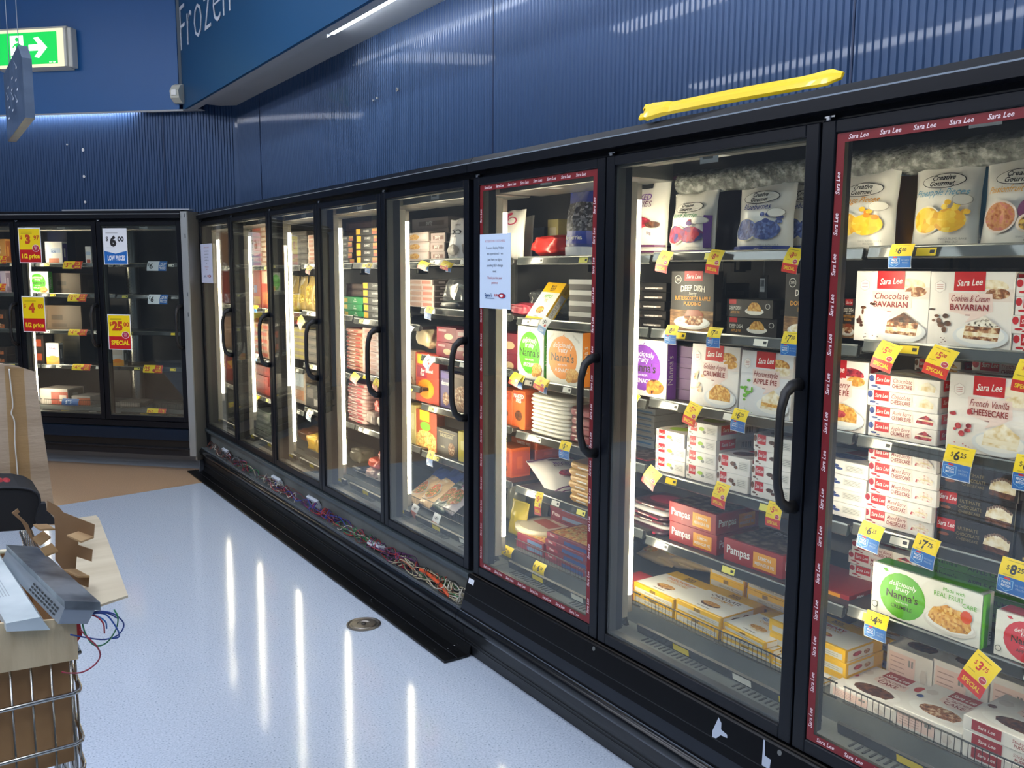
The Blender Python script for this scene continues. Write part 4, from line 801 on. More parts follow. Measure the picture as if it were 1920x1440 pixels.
    I(B, 2, 1384, 1480, 655, L(sl_front, 'Homestyle', 'APPLE PIE', (CREAMF, CRUMB, CREAMF), None, True, GREEN, basec='e2e2e6'), 'upright homestyle apple pie carton', 'pie_carton', Y=.245, d=.045, rx=-.04)
    I(B, 3, 1160, 1212, 850, L(pampas), 'single dark red pie carton at far left', 'pie_carton', Y=.27, d=.16)
    I(B, 3, 1178, 1226, 760, L(plainbox, '8a9098', ((.1, .2, .9, .5, '3f6a94'),)), 'blue grey carton', 'frozen_food_carton', Y=.43, d=.14, n=7)
    I(B, 3, 1228, 1283, 803, L(sl_edge, 'Key Lime', 'CHEESECAKE', LIME, GREY, plain=True), 'white lime cheesecake carton', 'cheesecake_carton', Y=.25, d=.15, n=3, jit=.007)
    I(B, 3, 1286, 1341, 788, L(sl_edge, 'Key Lime', 'BAVARIAN', LIME, GREY, plain=True), 'white lime bavarian carton', 'dessert_carton', Y=.25, d=.19, n=4, jit=.004)
    I(B, 3, 1344, 1401, 850, L(sl_edge, 'Chocolate', 'BAVARIAN', CHOC, CHOC, plain=True), 'white chocolate dessert carton', 'dessert_carton', Y=.245, d=.16, n=2)
    I(B, 3, 1408, 1482, 812, L(sl_edge, 'Chocolate', 'BAVARIAN', CHOC, CHOC, plain=True), 'white chocolate slice carton', 'dessert_carton', Y=.25, d=.16, n=4)
    for k in range(6):
        X, Z = at('m', 1186+3*(k % 3), 0+985-k*9, .25); X = LX('m', 1170+2*(k % 3), .25, .67)
        put(flatpack(.20, .014, .17, ('3c1c24', 'b8b4b2', '2c1a1e')[k % 3], k, ('7a2034', None, '5a2a2a')[k % 3], 'a83048' if k == 5 else None), 'frozen_packet', 'm', X, .26+.008*(k % 2), .6585+k*.0160, 'dark shiny pastry packet, %s of six in heap, fifth shelf, second door from right' % ('lowest', 'fifth', 'fourth', 'third', 'second', 'top')[k], 'packet', 'shiny pastry packets', rz=-.1+.06*k % .17)
    I(B, 4, 1253, 1341, 938, L(pampas), 'dark red lemon meringue carton', 'pie_carton', Y=.25, d=.2, n=2, jit=.003, rz=.0)
    I(B, 4, 1356, 1466, 1006, L(pampas), 'dark red meringue carton by itself', 'pie_carton', Y=.25, d=.2)
    def b5(u0, u1, v, t, t2, tc, fd, desc, n=1, **k): return I('D7', 5, u0, u1, v, L(bg, t, t2, tc, fd), desc, 'pie_carton', d=.205, n=n, **k)
    b5(1187, 1263, 1090, 'PASSIONFRUIT', 'CHEESECAKE', ORANGE, CAKE, 'yellow and white passionfruit dessert carton', 2, Y=.225)
    b5(1265, 1349, 1122, 'CHOCOLATE', 'CREAM PIE', CHOC, CHOC, 'yellow and white chocolate pie carton', 2, Y=.225)
    x0, x1, z, h = b5(1352, 1444, 1180, 'CHOCOLATE', 'CREAM PIE', CHOC, CHOC, 'yellow and white carton under the french style one', 2, Y=.225)
    b5(1447, 1540, 1235, 'APPLE', 'PIE', GREEN, CAKE, 'yellow and white apple pie carton', 2, Y=.225)
    I('D7', 5, 1356, 1440, 1126, L(bg, 'FRENCH STYLE', 'CHEESECAKE', BLUE, CREAMF), 'yellow and white french style carton', 'pie_carton', Y=.235, d=.205, n=1, z0=2*h+.001, h=h*1.05, rz=-.10)
    for k, (a, b, v, n) in enumerate(((1330, 1395, 1052, 3), (1397, 1468, 1078, 3))): b5(a, b, v, 'CHOCOLATE', 'PIE', CHOC, CHOC, 'yellow edged carton in %s rear pile' % ('left', 'right')[k], n, Y=.47)
    for k in range(3):
        X = LX('m', 1180+30*k, .47, .45); put(pouch(.2, .22, .035, 'b8a078', 31+k, 'bits', PIZZA), 'frozen_bag', 'm', X, .50, .46+.012*k, '%s brown snack bag lying at back, bottom shelf, second door from right' % ('left', 'middle', 'right')[k], 'bag', 'brown snack bags at the back', rx=-1.25, rz=.1*k)
    I('D7', 5, 1160, 1184, 1080, L(plainbox, 'b83a3a', tuple((.1+.22*i, .05+.2*j, .22+.22*i, .17+.2*j, 'e8d8cc') for i in range(4) for j in range(4))), 'red and white checked carton by light tube', 'pie_carton', Y=.22, d=.1)
    for k, (u, v) in enumerate(((1347, 512), (1424, 516))):
        X, Z = at('m', u, v, .34); o = MB(); o.box((0, 0, -.075), (.032, .002, 0), mat('2a2c2e', .4)); f = lambda a, b, l: (a, -l, b); o.R(f, .003, -.05, .022, -.010, WHITE)
        for q in range(8): o.R(f, .005+q*.002, -.034, .006+q*.002, -.014, INK)
        o.tube([(.016, .001, 0), (.016, .001, SZ['D7'][0]-.02-Z)], .001, STEEL, 5); put(o.mesh('label_holder'), 'label_holder', 'm', X, .34, Z, ('left', 'right')[k]+' hanging label holder with barcode, second shelf, second door from right', 'label holder')
    # ---- D6
    B = 'D6'
    bag(B, 0, 926, 972, 396, 'b', 41, 'white tray pack with pink logo, front one', c='e6e3dc', Y=.25, t=.05)
    bag(B, 0, 950, 988, 405, 'plain', 42, 'white tray pack behind the pink logo one', c='d8d6d0', Y=.32, t=.05)
    I(B, 0, 990, 1020, 428, L(plainbox, '4a5a72', ((0, 0, 1, .3, '2c3a52'),)), 'dull blue carton at the back', Y=.5, d=.08)
    I(B, 0, 1026, 1046, 412, L(plainbox, 'c2b478', ((0, 0, 1, .4, 'a8923c'), (.2, .5, .8, .8, 'd8ceb0'))), 'cream carton at the back', Y=.48, d=.08)
    X = LX('m', 975, .25, 1.62); put(crumple(.26, .10, .2, 'd0281c', 3), 'plastic_bag', 'm', X, .25, 1.598, 'bright red frozen food bag lying down, top shelf, third door from right', 'bag')
    bag(B, 0, 1046, 1100, 352, 'bluebag', 43, 'tall blue and black berries bag', c='2a3a7a', Y=.25, t=.09)
    bag(B, 0, 1076, 1112, 425, 'bits', 44, 'dark red fruit bag by right stile', c='7a4a52', Y=.28, t=.05)
    for k, (u, Y, w, c) in enumerate(((940, .27, .2, '1'), (972, .36, .22, '2'), (1000, .3, .18, '3'), (1010, .45, .25, '4'))):
        X = LX('m', u, Y, 1.37); put(crumple(w, .11+.02*(k % 2), .18, seed=50+k, clear=True) if k != 0 else crumple(w, .07, .16, seed=50, m=mat('c24a5a', .3)), 'plastic_bag', 'm', X, Y, 1.354, ('pink plastic bag', 'clear crumpled bag left of yellow carton', 'clear crumpled bag beside the yellow carton', 'clear crumpled bag behind the yellow carton')[k]+', second shelf, third door from right', 'bag')
    X = LX('m', 983, .235, 1.365); put(bg(.145, .185, .04, 'APPLE', 'PIE', GREEN, None, True), 'pie_carton', 'm', X, .235, 1.356, 'yellow and white apple pie carton leaning back, second shelf, third door from right', 'box', rx=-.62, rz=-.10, ry=.03)
    I(B, 1, 1066, 1130, 536, L(plainbox, '3a3432', ((0, .55, 1, 1, 'c8c4be'),), None, '5a5450'), 'silver topped tray', 'food_tray', Y=.27, d=.15, n=4, cat='tray', h=.16)
    I(B, 2, 926, 970, 622, L(plainbox, '8e2a3a', ((.1, .7, .5, .85, 'b8a0a0'),), None, '6e1c28', (mat('e8c898', .4), .62, .4, .22, .2)), 'dark red party food carton', Y=.27, d=.12, n=2)
    I(B, 2, 970, 1021, 610, L(nanna, '55b02c', 'APPLE CRUMBLE'), 'upright carton with green oval', 'pie_carton', Y=.245, d=.04, rz=-.03)
    I(B, 2, 1024, 1090, 618, L(nanna, 'ee8c1e', 'A SNACK', sidec='ee8c1e'), 'upright carton with orange oval', 'pie_carton', Y=.245, d=.045)
    I(B, 3, 926, 960, 727, L(plainbox, 'd8602a', ((.05, .75, .95, .97, 'b8401c'),), (('NAKED', .5, .82, .10, .8), ('PIES', .5, .70, .10, .6)), 'c04a20', (CHOC, .5, .35, .3, .14)), 'orange naked pies carton, left one', 'pie_carton', Y=.25, d=.09)
    I(B, 3, 961, 984, 731, L(plainbox, 'd8602a', ((.05, .75, .95, .97, 'b8401c'),), (('NAKED', .5, .82, .10, .8), ('PIES', .5, .70, .10, .6)), 'c04a20', (CHOC, .5, .35, .3, .14)), 'orange naked pies carton, right one', 'pie_carton', Y=.25, d=.09)
    I(B, 3, 988, 1062, 737, lambda w, h, d: flatpack(w, h, d, 'e8e2d4', 5, None), 'white shiny pastry sheet packet', 'pastry_packet', Y=.25, d=.18, n=10, jit=.006, cat='packet')
    I(B, 3, 1064, 1112, 762, lambda w, h, d: flatpack(w, h, d, '6e2030', 8, '8e3a48'), 'dark red spotted packet', 'frozen_packet', Y=.26, d=.12, n=4, cat='packet')
    I(B, 4, 926, 958, 832, L(plainbox, 'c85a28', ((.1, .5, .9, .9, 'a83c1c'),), (('NAKED', .5, .7, .1, .8),), 'b04420', (CHOC, .5, .3, .3, .14)), 'orange naked pies carton beside bag', 'pie_carton', Y=.26, d=.1)
    I(B, 4, 958, 1004, 818, L(plainbox, 'b84a24', (), (('NAKED PIES', .5, .3, .4, .85),), '9a3c1c', None, 'a08c80'), 'flat orange naked pies carton', 'pie_carton', Y=.40, d=.15, n=4)
    X = LX('m', 952, .24, .68); put(pouch(.22, .30, .085, 'e2dcd4', 46, 'kilo'), 'frozen_fruit_bag', 'm', X+.30, .26, .675, 'white mixed berries bag lying on its side, fifth shelf, third door from right', 'bag', rx=-1.2, rz=1.35)
    I(B, 4, 1060, 1125, 880, lambda w, h, d: flatpack(w, h, d, 'd8a850', 11, 'c8903a'), 'gold crinkled pastry packet', 'pastry_packet', Y=.25, d=.12, n=6, jit=.008, cat='packet', h=.15)
    for k, (u, Y, w, h, c, ds) in enumerate(((938, .42, .15, .22, 'a8a284', 'dull green standing bag'), (962, .45, .12, .2, '7a7462', 'dull brown standing bag'), (985, .48, .13, .18, '8a8678', 'grey standing bag'), (945, .30, .13, .15, 'c8b02a', 'yellow cornered bag'))):
        X = LX('m', u, Y, .5); put(pouch(w, h, .05, c, 61+k, 'plain'), 'frozen_bag', 'm', X, Y, .406, ds+', bottom shelf, third door from right', 'bag', rx=-.15)
    X = LX('m', 945, .25, .45); p = MB(); p.tube([(.14, .14, 0), (.14, .14, .02)], .14, mat('d2c6a8', .35, 0, None, .3), 40); f = lambda a, b, l: (a, b, .02+l); p.E(f, .14, .14, .12, .12, mat('dccfb4', .4), 30); p.Pg(f, [(.06, .12), (.2, .1), (.2, .17), (.06, .19)], mat('b8604a', .45)); put(p.mesh('pizza'), 'wrapped_pizza', 'm', X, .24, .46, 'round wrapped pizza lying flat, bottom shelf, third door from right', 'pizza', rx=-.03)
    I(B, 5, 1022, 1095, 1010, L(plainbox, '7c2c3c', ((.0, .5, .3, 1, 'a83444'), (.45, .1, 1, .6, '34508c')), (('Pizzas', .15, .6, .3, .25),), '4c5a84', None, PIZZA), 'dark red and blue pizza carton', 'pizza_carton', Y=.23, d=.19, n=4, jit=.005, h=.115)
    I(B, 5, 1030, 1106, 962, L(plainbox, '7c3440', ((.3, .2, 1, .6, '7088a8'),), (('Pizzas', .15, .4, .4, .25),), '8a8a90', None, TOPART), 'maroon carton in the rear pile', 'pizza_carton', Y=.44, d=.19, n=4, jit=.005, h=.16)
    I(B, 5, 968, 1018, 1000, L(plainbox, '8c3040', ((.4, .2, .95, .7, '6a8ab0'),), None, 'b8b0a8', None, PIZZA), 'flat pizza carton beside the round pizza', 'pizza_carton', Y=.23, d=.25, n=2, h=.06)
    # ---- D5
    B = 'D5'; pk = 'cbb8b0'
    I(B, 0, 757, 804, 438, L(plainbox, pk, ((.1, .2, .5, .75, 'c49a80'), (.6, .25, .95, .8, 'd8ccc8')), None, '6a6058', (CRUMB, .45, .5, .2, .3)), 'pale pink party pie carton', Y=.27, d=.12, n=3)
    I(B, 0, 806, 834, 438, L(plainbox, 'b8a8a4', ((.2, .3, .9, .7, '8a6a64'),), (('party', .5, .4, .4, .7),), '5a5450'), 'grey pink party pie carton', Y=.28, d=.12, n=3)
    I(B, 0, 772, 838, 412, L(plainbox, 'a89c98', ((.2, .3, .9, .7, '7a6a68'),), (('party', .5, .4, .4, .7),)), 'grey carton in rear pile', Y=.45, d=.12, n=4)
    bag(B, 0, 833, 866, 411, 'organic', 71, 'pale organic vegetable pouch, left one', c='d6d2d2', Y=.25, t=.05)
    bag(B, 0, 857, 890, 408, 'organic', 72, 'pale organic vegetable pouch, right one', c='d6d2d2', Y=.27, t=.05)
    I(B, 1, 764, 812, 524, L(plainbox, pk, ((.1, .15, .55, .8, 'b08c7c'), (.6, .2, .95, .8, 'c47a6a')), None, '5c5048'), 'pinkish pastry carton', Y=.28, d=.12, n=5)
    X = LX('m', 816, .27, 1.40); put(crumple(.24, .15, .18, seed=73, clear=True), 'plastic_bag', 'm', X, .27, 1.378, 'clear crumpled bag on small shelf, second shelf, fourth door from right', 'bag')
    X = LX('m', 826, .22, 1.385); put(flatpack(.16, .03, .06, '26262a', 4, None, '8aa08c'), 'frozen_packet', 'm', X, .215, 1.3785, 'flat black packet under clear bag, second shelf, fourth door from right', 'packet')
    X = LX('m', 770, .25, 1.2); put(crumple(.2, .12, .12, 'cbb894', 74), 'plastic_bag', 'm', X, .25, 1.164, 'cream bag of garlic bread, third shelf, fourth door from right', 'bag')
    X = LX('m', 800, .36, 1.2); put(crumple(.16, .13, .15, '2a333a', 75), 'plastic_bag', 'm', X-.02, .38, 1.164, 'dark blue grey bag behind cream bag, third shelf, fourth door from right', 'bag')
    I(B, 2, 818, 853, 612, L(plainbox, '8e2a3a', ((.1, .7, .5, .85, 'b89a9a'),), None, '6e1c28', (mat('e8c898', .4), .62, .4, .22, .2)), 'red party food carton', Y=.26, d=.12, n=2)
    I(B, 2, 854, 890, 618, L(plainbox, 'a84a52', ((.1, .6, .5, .85, 'c8a09a'),), None, '6e1c28', (mat('e8c898', .4), .62, .4, .22, .2)), 'faded red party food carton', Y=.26, d=.12, n=2)
    I(B, 3, 760, 778, 655, L(plainbox, 'a88a70', ((.1, .4, .9, .8, 'c8a888'),), None, '7a5a48', (CAKE, .5, .3, .4, .2)), 'tan carton beside light tube', Y=.25, d=.06)
    I(B, 3, 780, 823, 660, L(plainbox, 'b8402a', ((.08, .78, .5, .97, 'f0c020'), (.05, .5, .5, .74, '8e2438')), (('Beer Battered', .5, .62, .07, .5), ('Fish', .3, .54, .07, .4)), '8a2c22', (ORANGE, .45, .28, .36, .2)), 'red carton with yellow logo and fried food', Y=.25, d=.05)
    I(B, 3, 826, 847, 694, L(plainbox, '3f2a7a', ((.1, .8, .9, .95, '5a44a0'),), (('dessert', .5, .62, .12, .8),), '2c1c5c', (CAKE, .5, .25, .3, .18)), 'narrow purple dessert carton', Y=.25, d=.05)
    I(B, 3, 849, 885, 700, L(plainbox, '8c6a58', ((.1, .6, .9, .9, '5c3a2c'),), None, '4c3428', (CAKE, .5, .4, .4, .3)), 'brown dessert carton by handle', Y=.25, d=.05)
    I(B, 4, 762, 779, 756, L(plainbox, 'b8a868', ((.1, .4, .9, .8, 'd8cc98'),), None, '8a8068'), 'faded yellow carton beside light tube', Y=.24, d=.06)
    I(B, 4, 780, 819, 766, L(plainbox, 'a8482c', ((.2, .74, .65, 1, 'f2c414'), (.0, 0, .97, .36, PIZZA)), (('Pizza Slices', .5, .62, .06, .5),), '7c2c20', (PIZZA, .5, .3, .45, .2), logo=(.47, .60, .25, .12, '6cae2c')), 'red pizza slices carton with green disc', 'pizza_carton', Y=.245, d=.045)
    I(B, 4, 819, 858, 800, L(plainbox, '231d1a', ((.1, .86, .9, .89, 'a08c5c'),), (('INDULGENT', .5, .70, .12, .85), ('vanilla', .3, .3, .08, .4)), '2c2622', (CAKE, .72, .32, .16, .24), tc='d8c8a0'), 'black carton reading indulgent in gold', Y=.245, d=.05)
    I(B, 4, 859, 885, 808, L(plainbox, 'd8c23c', ((.2, .4, .8, .7, 'efe08c'),), None, 'b89c2c'), 'yellow carton by right stile', Y=.245, d=.05)
    for k, (u, art, c, ds) in enumerate(((768, 'meal', 'b89c78', 'left brown ready meal pouch'), (790, 'meal', 'b89c78', 'middle brown ready meal pouch'), (816, 'meal', '4a5a50', 'dark green ready meal pouch'), (832, 'meal2', 'b8aeb0', 'purple steam vegetable pouch'))):
        X = LX('m', u-14, .22, .42); put(pouch(.17, .25, .04, c, 80+k, art), 'ready_meal_pouch', 'm', X, .225, .40+.012*k, ds+' lying, bottom shelf, fourth door from right', 'pouch', rx=-.95, rz=-.15)
    # ---- D4
    B = 'D4'
    dk = L(plainbox, '211f1e', ((.72, .1, .98, .9, 'd8602c'), (.72, .5, .98, .9, 'e8a030'), (.02, .2, .2, .95, 'e0a828')), (('CRUMBED', .47, .45, .3, .38),), '3a2c26')
    I(B, 0, 634, 662, 444, dk, 'black and orange crumbed food carton, left pile', Y=.29, d=.14, n=5)
    I(B, 0, 668, 712, 430, dk, 'black and orange crumbed food carton, right pile', Y=.25, d=.14, n=5)
    I(B, 0, 650, 705, 418, L(plainbox, '5a4640', ((.1, .2, .9, .8, '7a605a'),)), 'brown carton in rear pile', Y=.47, d=.12, n=5)
    I(B, 1, 645, 680, 556, L(plainbox, '1f8a4a', ((.02, .2, .2, .8, 'd8b83c'),), (('Fish', .6, .55, .25, .3), ('Portions', .6, .25, .25, .4)), '14603a'), 'green fish carton', Y=.26, d=.14, n=3)
    I(B, 1, 681, 725, 530, L(plainbox, '232426', ((.02, .2, .22, .95, 'e0a828'), (.86, .1, 1, .8, '5fb02c')), (('CALAMARI', .54, .45, .3, .5),), '2c2c2e'), 'black carton with green end', Y=.25, d=.14, n=5)
    I(B, 1, 650, 690, 532, L(plainbox, '8a746c', ((.1, .3, .9, .7, 'a08a80'),)), 'tan carton behind the green ones', Y=.45, d=.12, n=5)
    fan = lambda w, h, d: flatpack(w, h, d, 'c89a80', 9, 'a84838')
    I(B, 2, 646, 680, 615, fan, 'orange and white fish packet', 'frozen_packet', Y=.25, d=.14, n=11, jit=.008, cat='packet')
    I(B, 2, 680, 722, 615, L(plainbox, 'c0a49c', ((.1, .2, .6, .7, 'a88078'), (.65, .2, .9, .7, 'cfc8c4')), None, 'b8603a'), 'pink white fish carton', Y=.25, d=.14, n=8)
    I(B, 3, 648, 684, 716, lambda w, h, d: flatpack(w, h, d, 'c8a49c', 12, 'a83c48'), 'pink and white fish packet', 'frozen_packet', Y=.25, d=.14, n=11, jit=.008, cat='packet')
    for k, (u, z, c, h, w, ds) in enumerate(((678, 0, 'a89890', .09, .14, 'brown speckled prawn bag'), (700, 0, 'd0c8bc', .10, .14, 'white prawn bag by handle'), (694, .085, 'cc3a2c', .08, .12, 'bright red prawn bag'))):
        X = LX('m', u, .25, .75); put(crumple(w, h, .12, c, 90+k), 'plastic_bag', 'm', X, .25, .684+z, ds+', fourth shelf, fifth door from right', 'bag')
    for k, (u, c, h, w, z, ds) in enumerate(((648, '8c8470', .11, .18, 0, 'grey green frozen bag'), (650, '2c2c2e', .05, .2, 0, 'black frozen bag'), (676, 'b89c94', .07, .16, 0, 'pale pink striped bag'), (698, 'b0a29a', .08, .16, 0, 'pale brown bag'), (682, 'cc4a34', .07, .16, .065, 'red prawn bag on top'), (700, 'c8483a', .06, .14, .13, 'red bag topmost in heap'))):
        Y = .32 if k == 0 else .235; X = LX('m', u, Y, .42); put(crumple(w, h, .14, c, 96+k), 'plastic_bag', 'm', X, Y, .382+z, ds+', bottom shelf, fifth door from right', 'bag')
    # ---- D3
    B = 'D3'
    I(B, 0, 545, 577, 436, L(plainbox, '5a5048', ((.1, .3, .9, .6, '7c7066'),), None, '3a342e'), 'grey brown carton', Y=.30, d=.13, n=6)
    I(B, 0, 578, 600, 442, L(plainbox, 'c4b0a4', ((.1, .2, .5, .8, 'a87868'),), None, '8a6c5c'), 'pale pink carton', Y=.25, d=.13, n=7)
    for k, u in enumerate((545, 558, 571, 584)):
        X = LX('m', u-6, .25, 1.4); put(pouch(.13, .22, .05, 'b89c5c', 110+k, 'bits', nmat('food_chips', ['8a6a2a', 'd8b84a', 'e8d890'], 80)), 'frozen_bag', 'm', X, .24+.01*k, 1.294, '%s standing yellow chips bag, second shelf, sixth door from right' % ('first', 'second', 'third', 'fourth')[k], 'bag', 'yellow chips bags', rx=-.1)
    I(B, 2, 546, 575, 612, L(plainbox, 'b09a6c', ((.1, .3, .9, .7, 'd0b83c'),), None, '7c6c4c'), 'yellow grey carton', Y=.27, d=.13, n=5)
    I(B, 2, 576, 602, 618, L(plainbox, '4c4844', ((.1, .3, .9, .7, '6c6258'),)), 'dark grey carton', Y=.27, d=.13, n=4)
    I(B, 3, 548, 573, 690, L(plainbox, '9c8c7c', ((.1, .5, .9, .9, 'b8c4cc'), (.1, .1, .9, .4, 'b06c3c')), None, '6c5c4c'), 'tall pale carton with orange picture', Y=.25, d=.08)
    I(B, 3, 574, 602, 718, L(plainbox, '1e1c1c', ((.1, .4, .5, .8, '5a5450'), (.55, .1, .95, .4, '8a8680')), None, '2c2a28'), 'tall black carton', Y=.25, d=.1)
    X = LX('m', 548, .3, .45); put(crumple(.28, .10, .2, '9a5a34', 120), 'plastic_bag', 'm', X, .30, .384, 'rust brown bag at the back, bottom shelf, sixth door from right', 'bag')
    X = LX('m', 566, .22, .41); put(crumple(.24, .13, .16, 'd8ac3c', 121, flat=.45), 'plastic_bag', 'm', X, .225, .384, 'yellow and white pastry bag, bottom shelf, sixth door from right', 'bag')
    # ---- D2
    B = 'D2'
    I(B, 0, 474, 502, 428, L(plainbox, 'b88c70', ((.1, .2, .6, .8, 'c8583c'), (.65, .2, .95, .8, 'd8c8b4')), None, '7c6454'), 'orange and tan carton', Y=.26, d=.13, n=8)
    I(B, 1, 476, 490, 506, L(plainbox, 'b83c28', ((.1, .4, .5, .6, '9a8cb8'), (.1, .1, .9, .3, 'e0a030')), None, '8a2c20'), 'red carton left one', Y=.25, d=.1)
    I(B, 1, 491, 508, 500, L(plainbox, 'c84830', ((.1, .6, .9, .9, 'd8b8a0'), (.1, .1, .9, .4, 'e07840')), None, '8a2c20'), 'red carton right one', Y=.25, d=.1)
    I(B, 2, 476, 505, 604, L(plainbox, 'b89480', ((.1, .2, .9, .7, 'c8583c'),), None, '8a6c5c'), 'tan and red carton', Y=.26, d=.13, n=5)
    I(B, 3, 476, 505, 682, L(plainbox, 'a83024', ((.1, .2, .9, .5, 'c8402c'),), None, '7c2018'), 'deep red carton', Y=.26, d=.13, n=3)
    I(B, 4, 480, 508, 766, L(plainbox, '8a9084', ((.1, .2, .9, .7, 'b0b4a8'),), None, '4c5448'), 'grey green carton', Y=.24, d=.13, n=4)
    I('D1', 4, 418, 446, 778, L(plainbox, '4a4438', ((0, .6, 1, 1, 'a89c68'),), None, '2c2820'), 'low dark carton', Y=.22, d=.1)
    X = LX('m', 416, .3, .5); put(pouch(.16, .24, .05, 'c89478', 130, 'bits', ORANGE), 'frozen_bag', 'm', X, .32, .36, 'orange and white bag standing, bottom shelf, corner door', 'bag', rx=-.2)
    # ---- angled case
    B = 'A'
    I(B, 0, 86, 118, 453, L(plainbox, 'dcdad8', ((.1, .5, .9, .7, 'a8b8d4'), (.2, .05, .8, .25, 'd87850')), (('ice', .5, .5, .15, .6),), '5a4a8a', tc='3a5a9a'), 'white and blue ice cream carton', Y=.25, d=.06)
    I(B, 0, 161, 172, 462, L(plainbox, 'dcdad8', ((.1, .5, .9, .7, 'a8b8d4'), (.2, .05, .8, .25, 'c85840'))), 'narrow white carton by right stile', Y=.25, d=.06)
    I(B, 0, 92, 128, 430, L(plainbox, '232a4c', ((.1, .3, .9, .6, '34406c'),)), 'navy carton in back row', Y=.42, d=.1)
    I(B, 1, 54, 92, 509, L(nanna, '4fae30', 'APPLE PIE'), 'upright carton with green oval', 'pie_carton', Y=.25, d=.05)
    for k, (s, a, b, v) in enumerate(((1, 98, 152, 512), (2, 84, 154, 572))): I(B, s, a, b, v, L(plainbox, '6c5844', ((.2, .4, .5, .6, '4c3c2c'), (.2, .1, .6, .25, '5a4838')), None, '5a4838'), ('brown shipping carton', 'large brown shipping carton')[k], 'shipping_carton', Y=.34, d=.28)
    I(B, 3, 88, 112, 643, L(plainbox, 'd4d0cc', ((.1, .6, .9, .9, 'b8c4e0'), (.0, 0, 1, .35, 'e8a030')), (('Fries', .5, .7, .12, .8),), '7a7670', (ORANGE, .5, .3, .35, .12), tc='b83a2c'), 'small white carton with yellow food', Y=.25, d=.05)
    I(B, 3, 100, 152, 622, L(plainbox, '4c4638', ((.1, .2, .9, .7, '5c5644'),)), 'dull olive carton at the back', Y=.44, d=.18)
    I(B, 3, 62, 84, 628, L(plainbox, '2c2420', ((.2, .1, .8, .35, 'a84a2c'), (.2, .6, .8, .85, 'a84a2c'))), 'dark carton behind light tube', Y=.3, d=.1)
    I(B, 4, 76, 128, 728, L(plainbox, 'b8b0a8', ((.4, 0, 1, .8, 'a8442c'), (.7, .2, .95, .6, 'd8c8b8')), None, '8a8278', None, 'a89c94'), 'flat red and white pie carton', Y=.24, d=.2)
    I(B, 4, 135, 170, 742, L(plainbox, 'a8a09a', ((.3, 0, 1, .8, 'a85a3c'),), None, None, None, '8a827c'), 'flat pale carton right of pie carton', Y=.25, d=.2)
    I('B', 3, 210, 233, 652, L(plainbox, 'd4d0cc', ((.1, .6, .9, .9, 'c8bcb0'), (.0, 0, 1, .35, 'e8a030')), None, '7a7670', (ORANGE, .5, .3, .35, .12)), 'small white carton with yellow food', Y=.25, d=.05)
    I('B', 4, 218, 262, 742, L(plainbox, '8a827a', ((.2, .1, .9, .6, 'a89c90'),), None, None, None, '7c746c'), 'flat grey carton at left', Y=.25, d=.2, h=.035)
    I('C', 0, -34, 12, 448, L(plainbox, 'd89a4c', ((0, 0, 1, .3, 'c8502c'), (.2, .4, .8, .7, 'f0d8a0')), (("Nanna's", .6, .5, .12, .7),), 'a8602c', tc='8a3c1c'), 'orange pie carton at picture edge', 'pie_carton', Y=.25, d=.06)
    I('C', 1, -34, 12, 508, L(plainbox, 'c8b8c8', ((.2, .3, .8, .9, '7a5aa0'),), None, '8a7a90'), 'lilac carton at picture edge', Y=.25, d=.06)
    for s, v in ((2, 580), (3, 650)): I('C', s, -36, 13, v, L(plainbox, '2c221c', ((.1, .1, .9, .5, 'b8683c'),), None, '1c1814', (CAKE, .5, .4, .35, .25)), 'black tray pack with orange food', 'food_tray', Y=.25, d=.1, n=2, cat='tray')
goods()
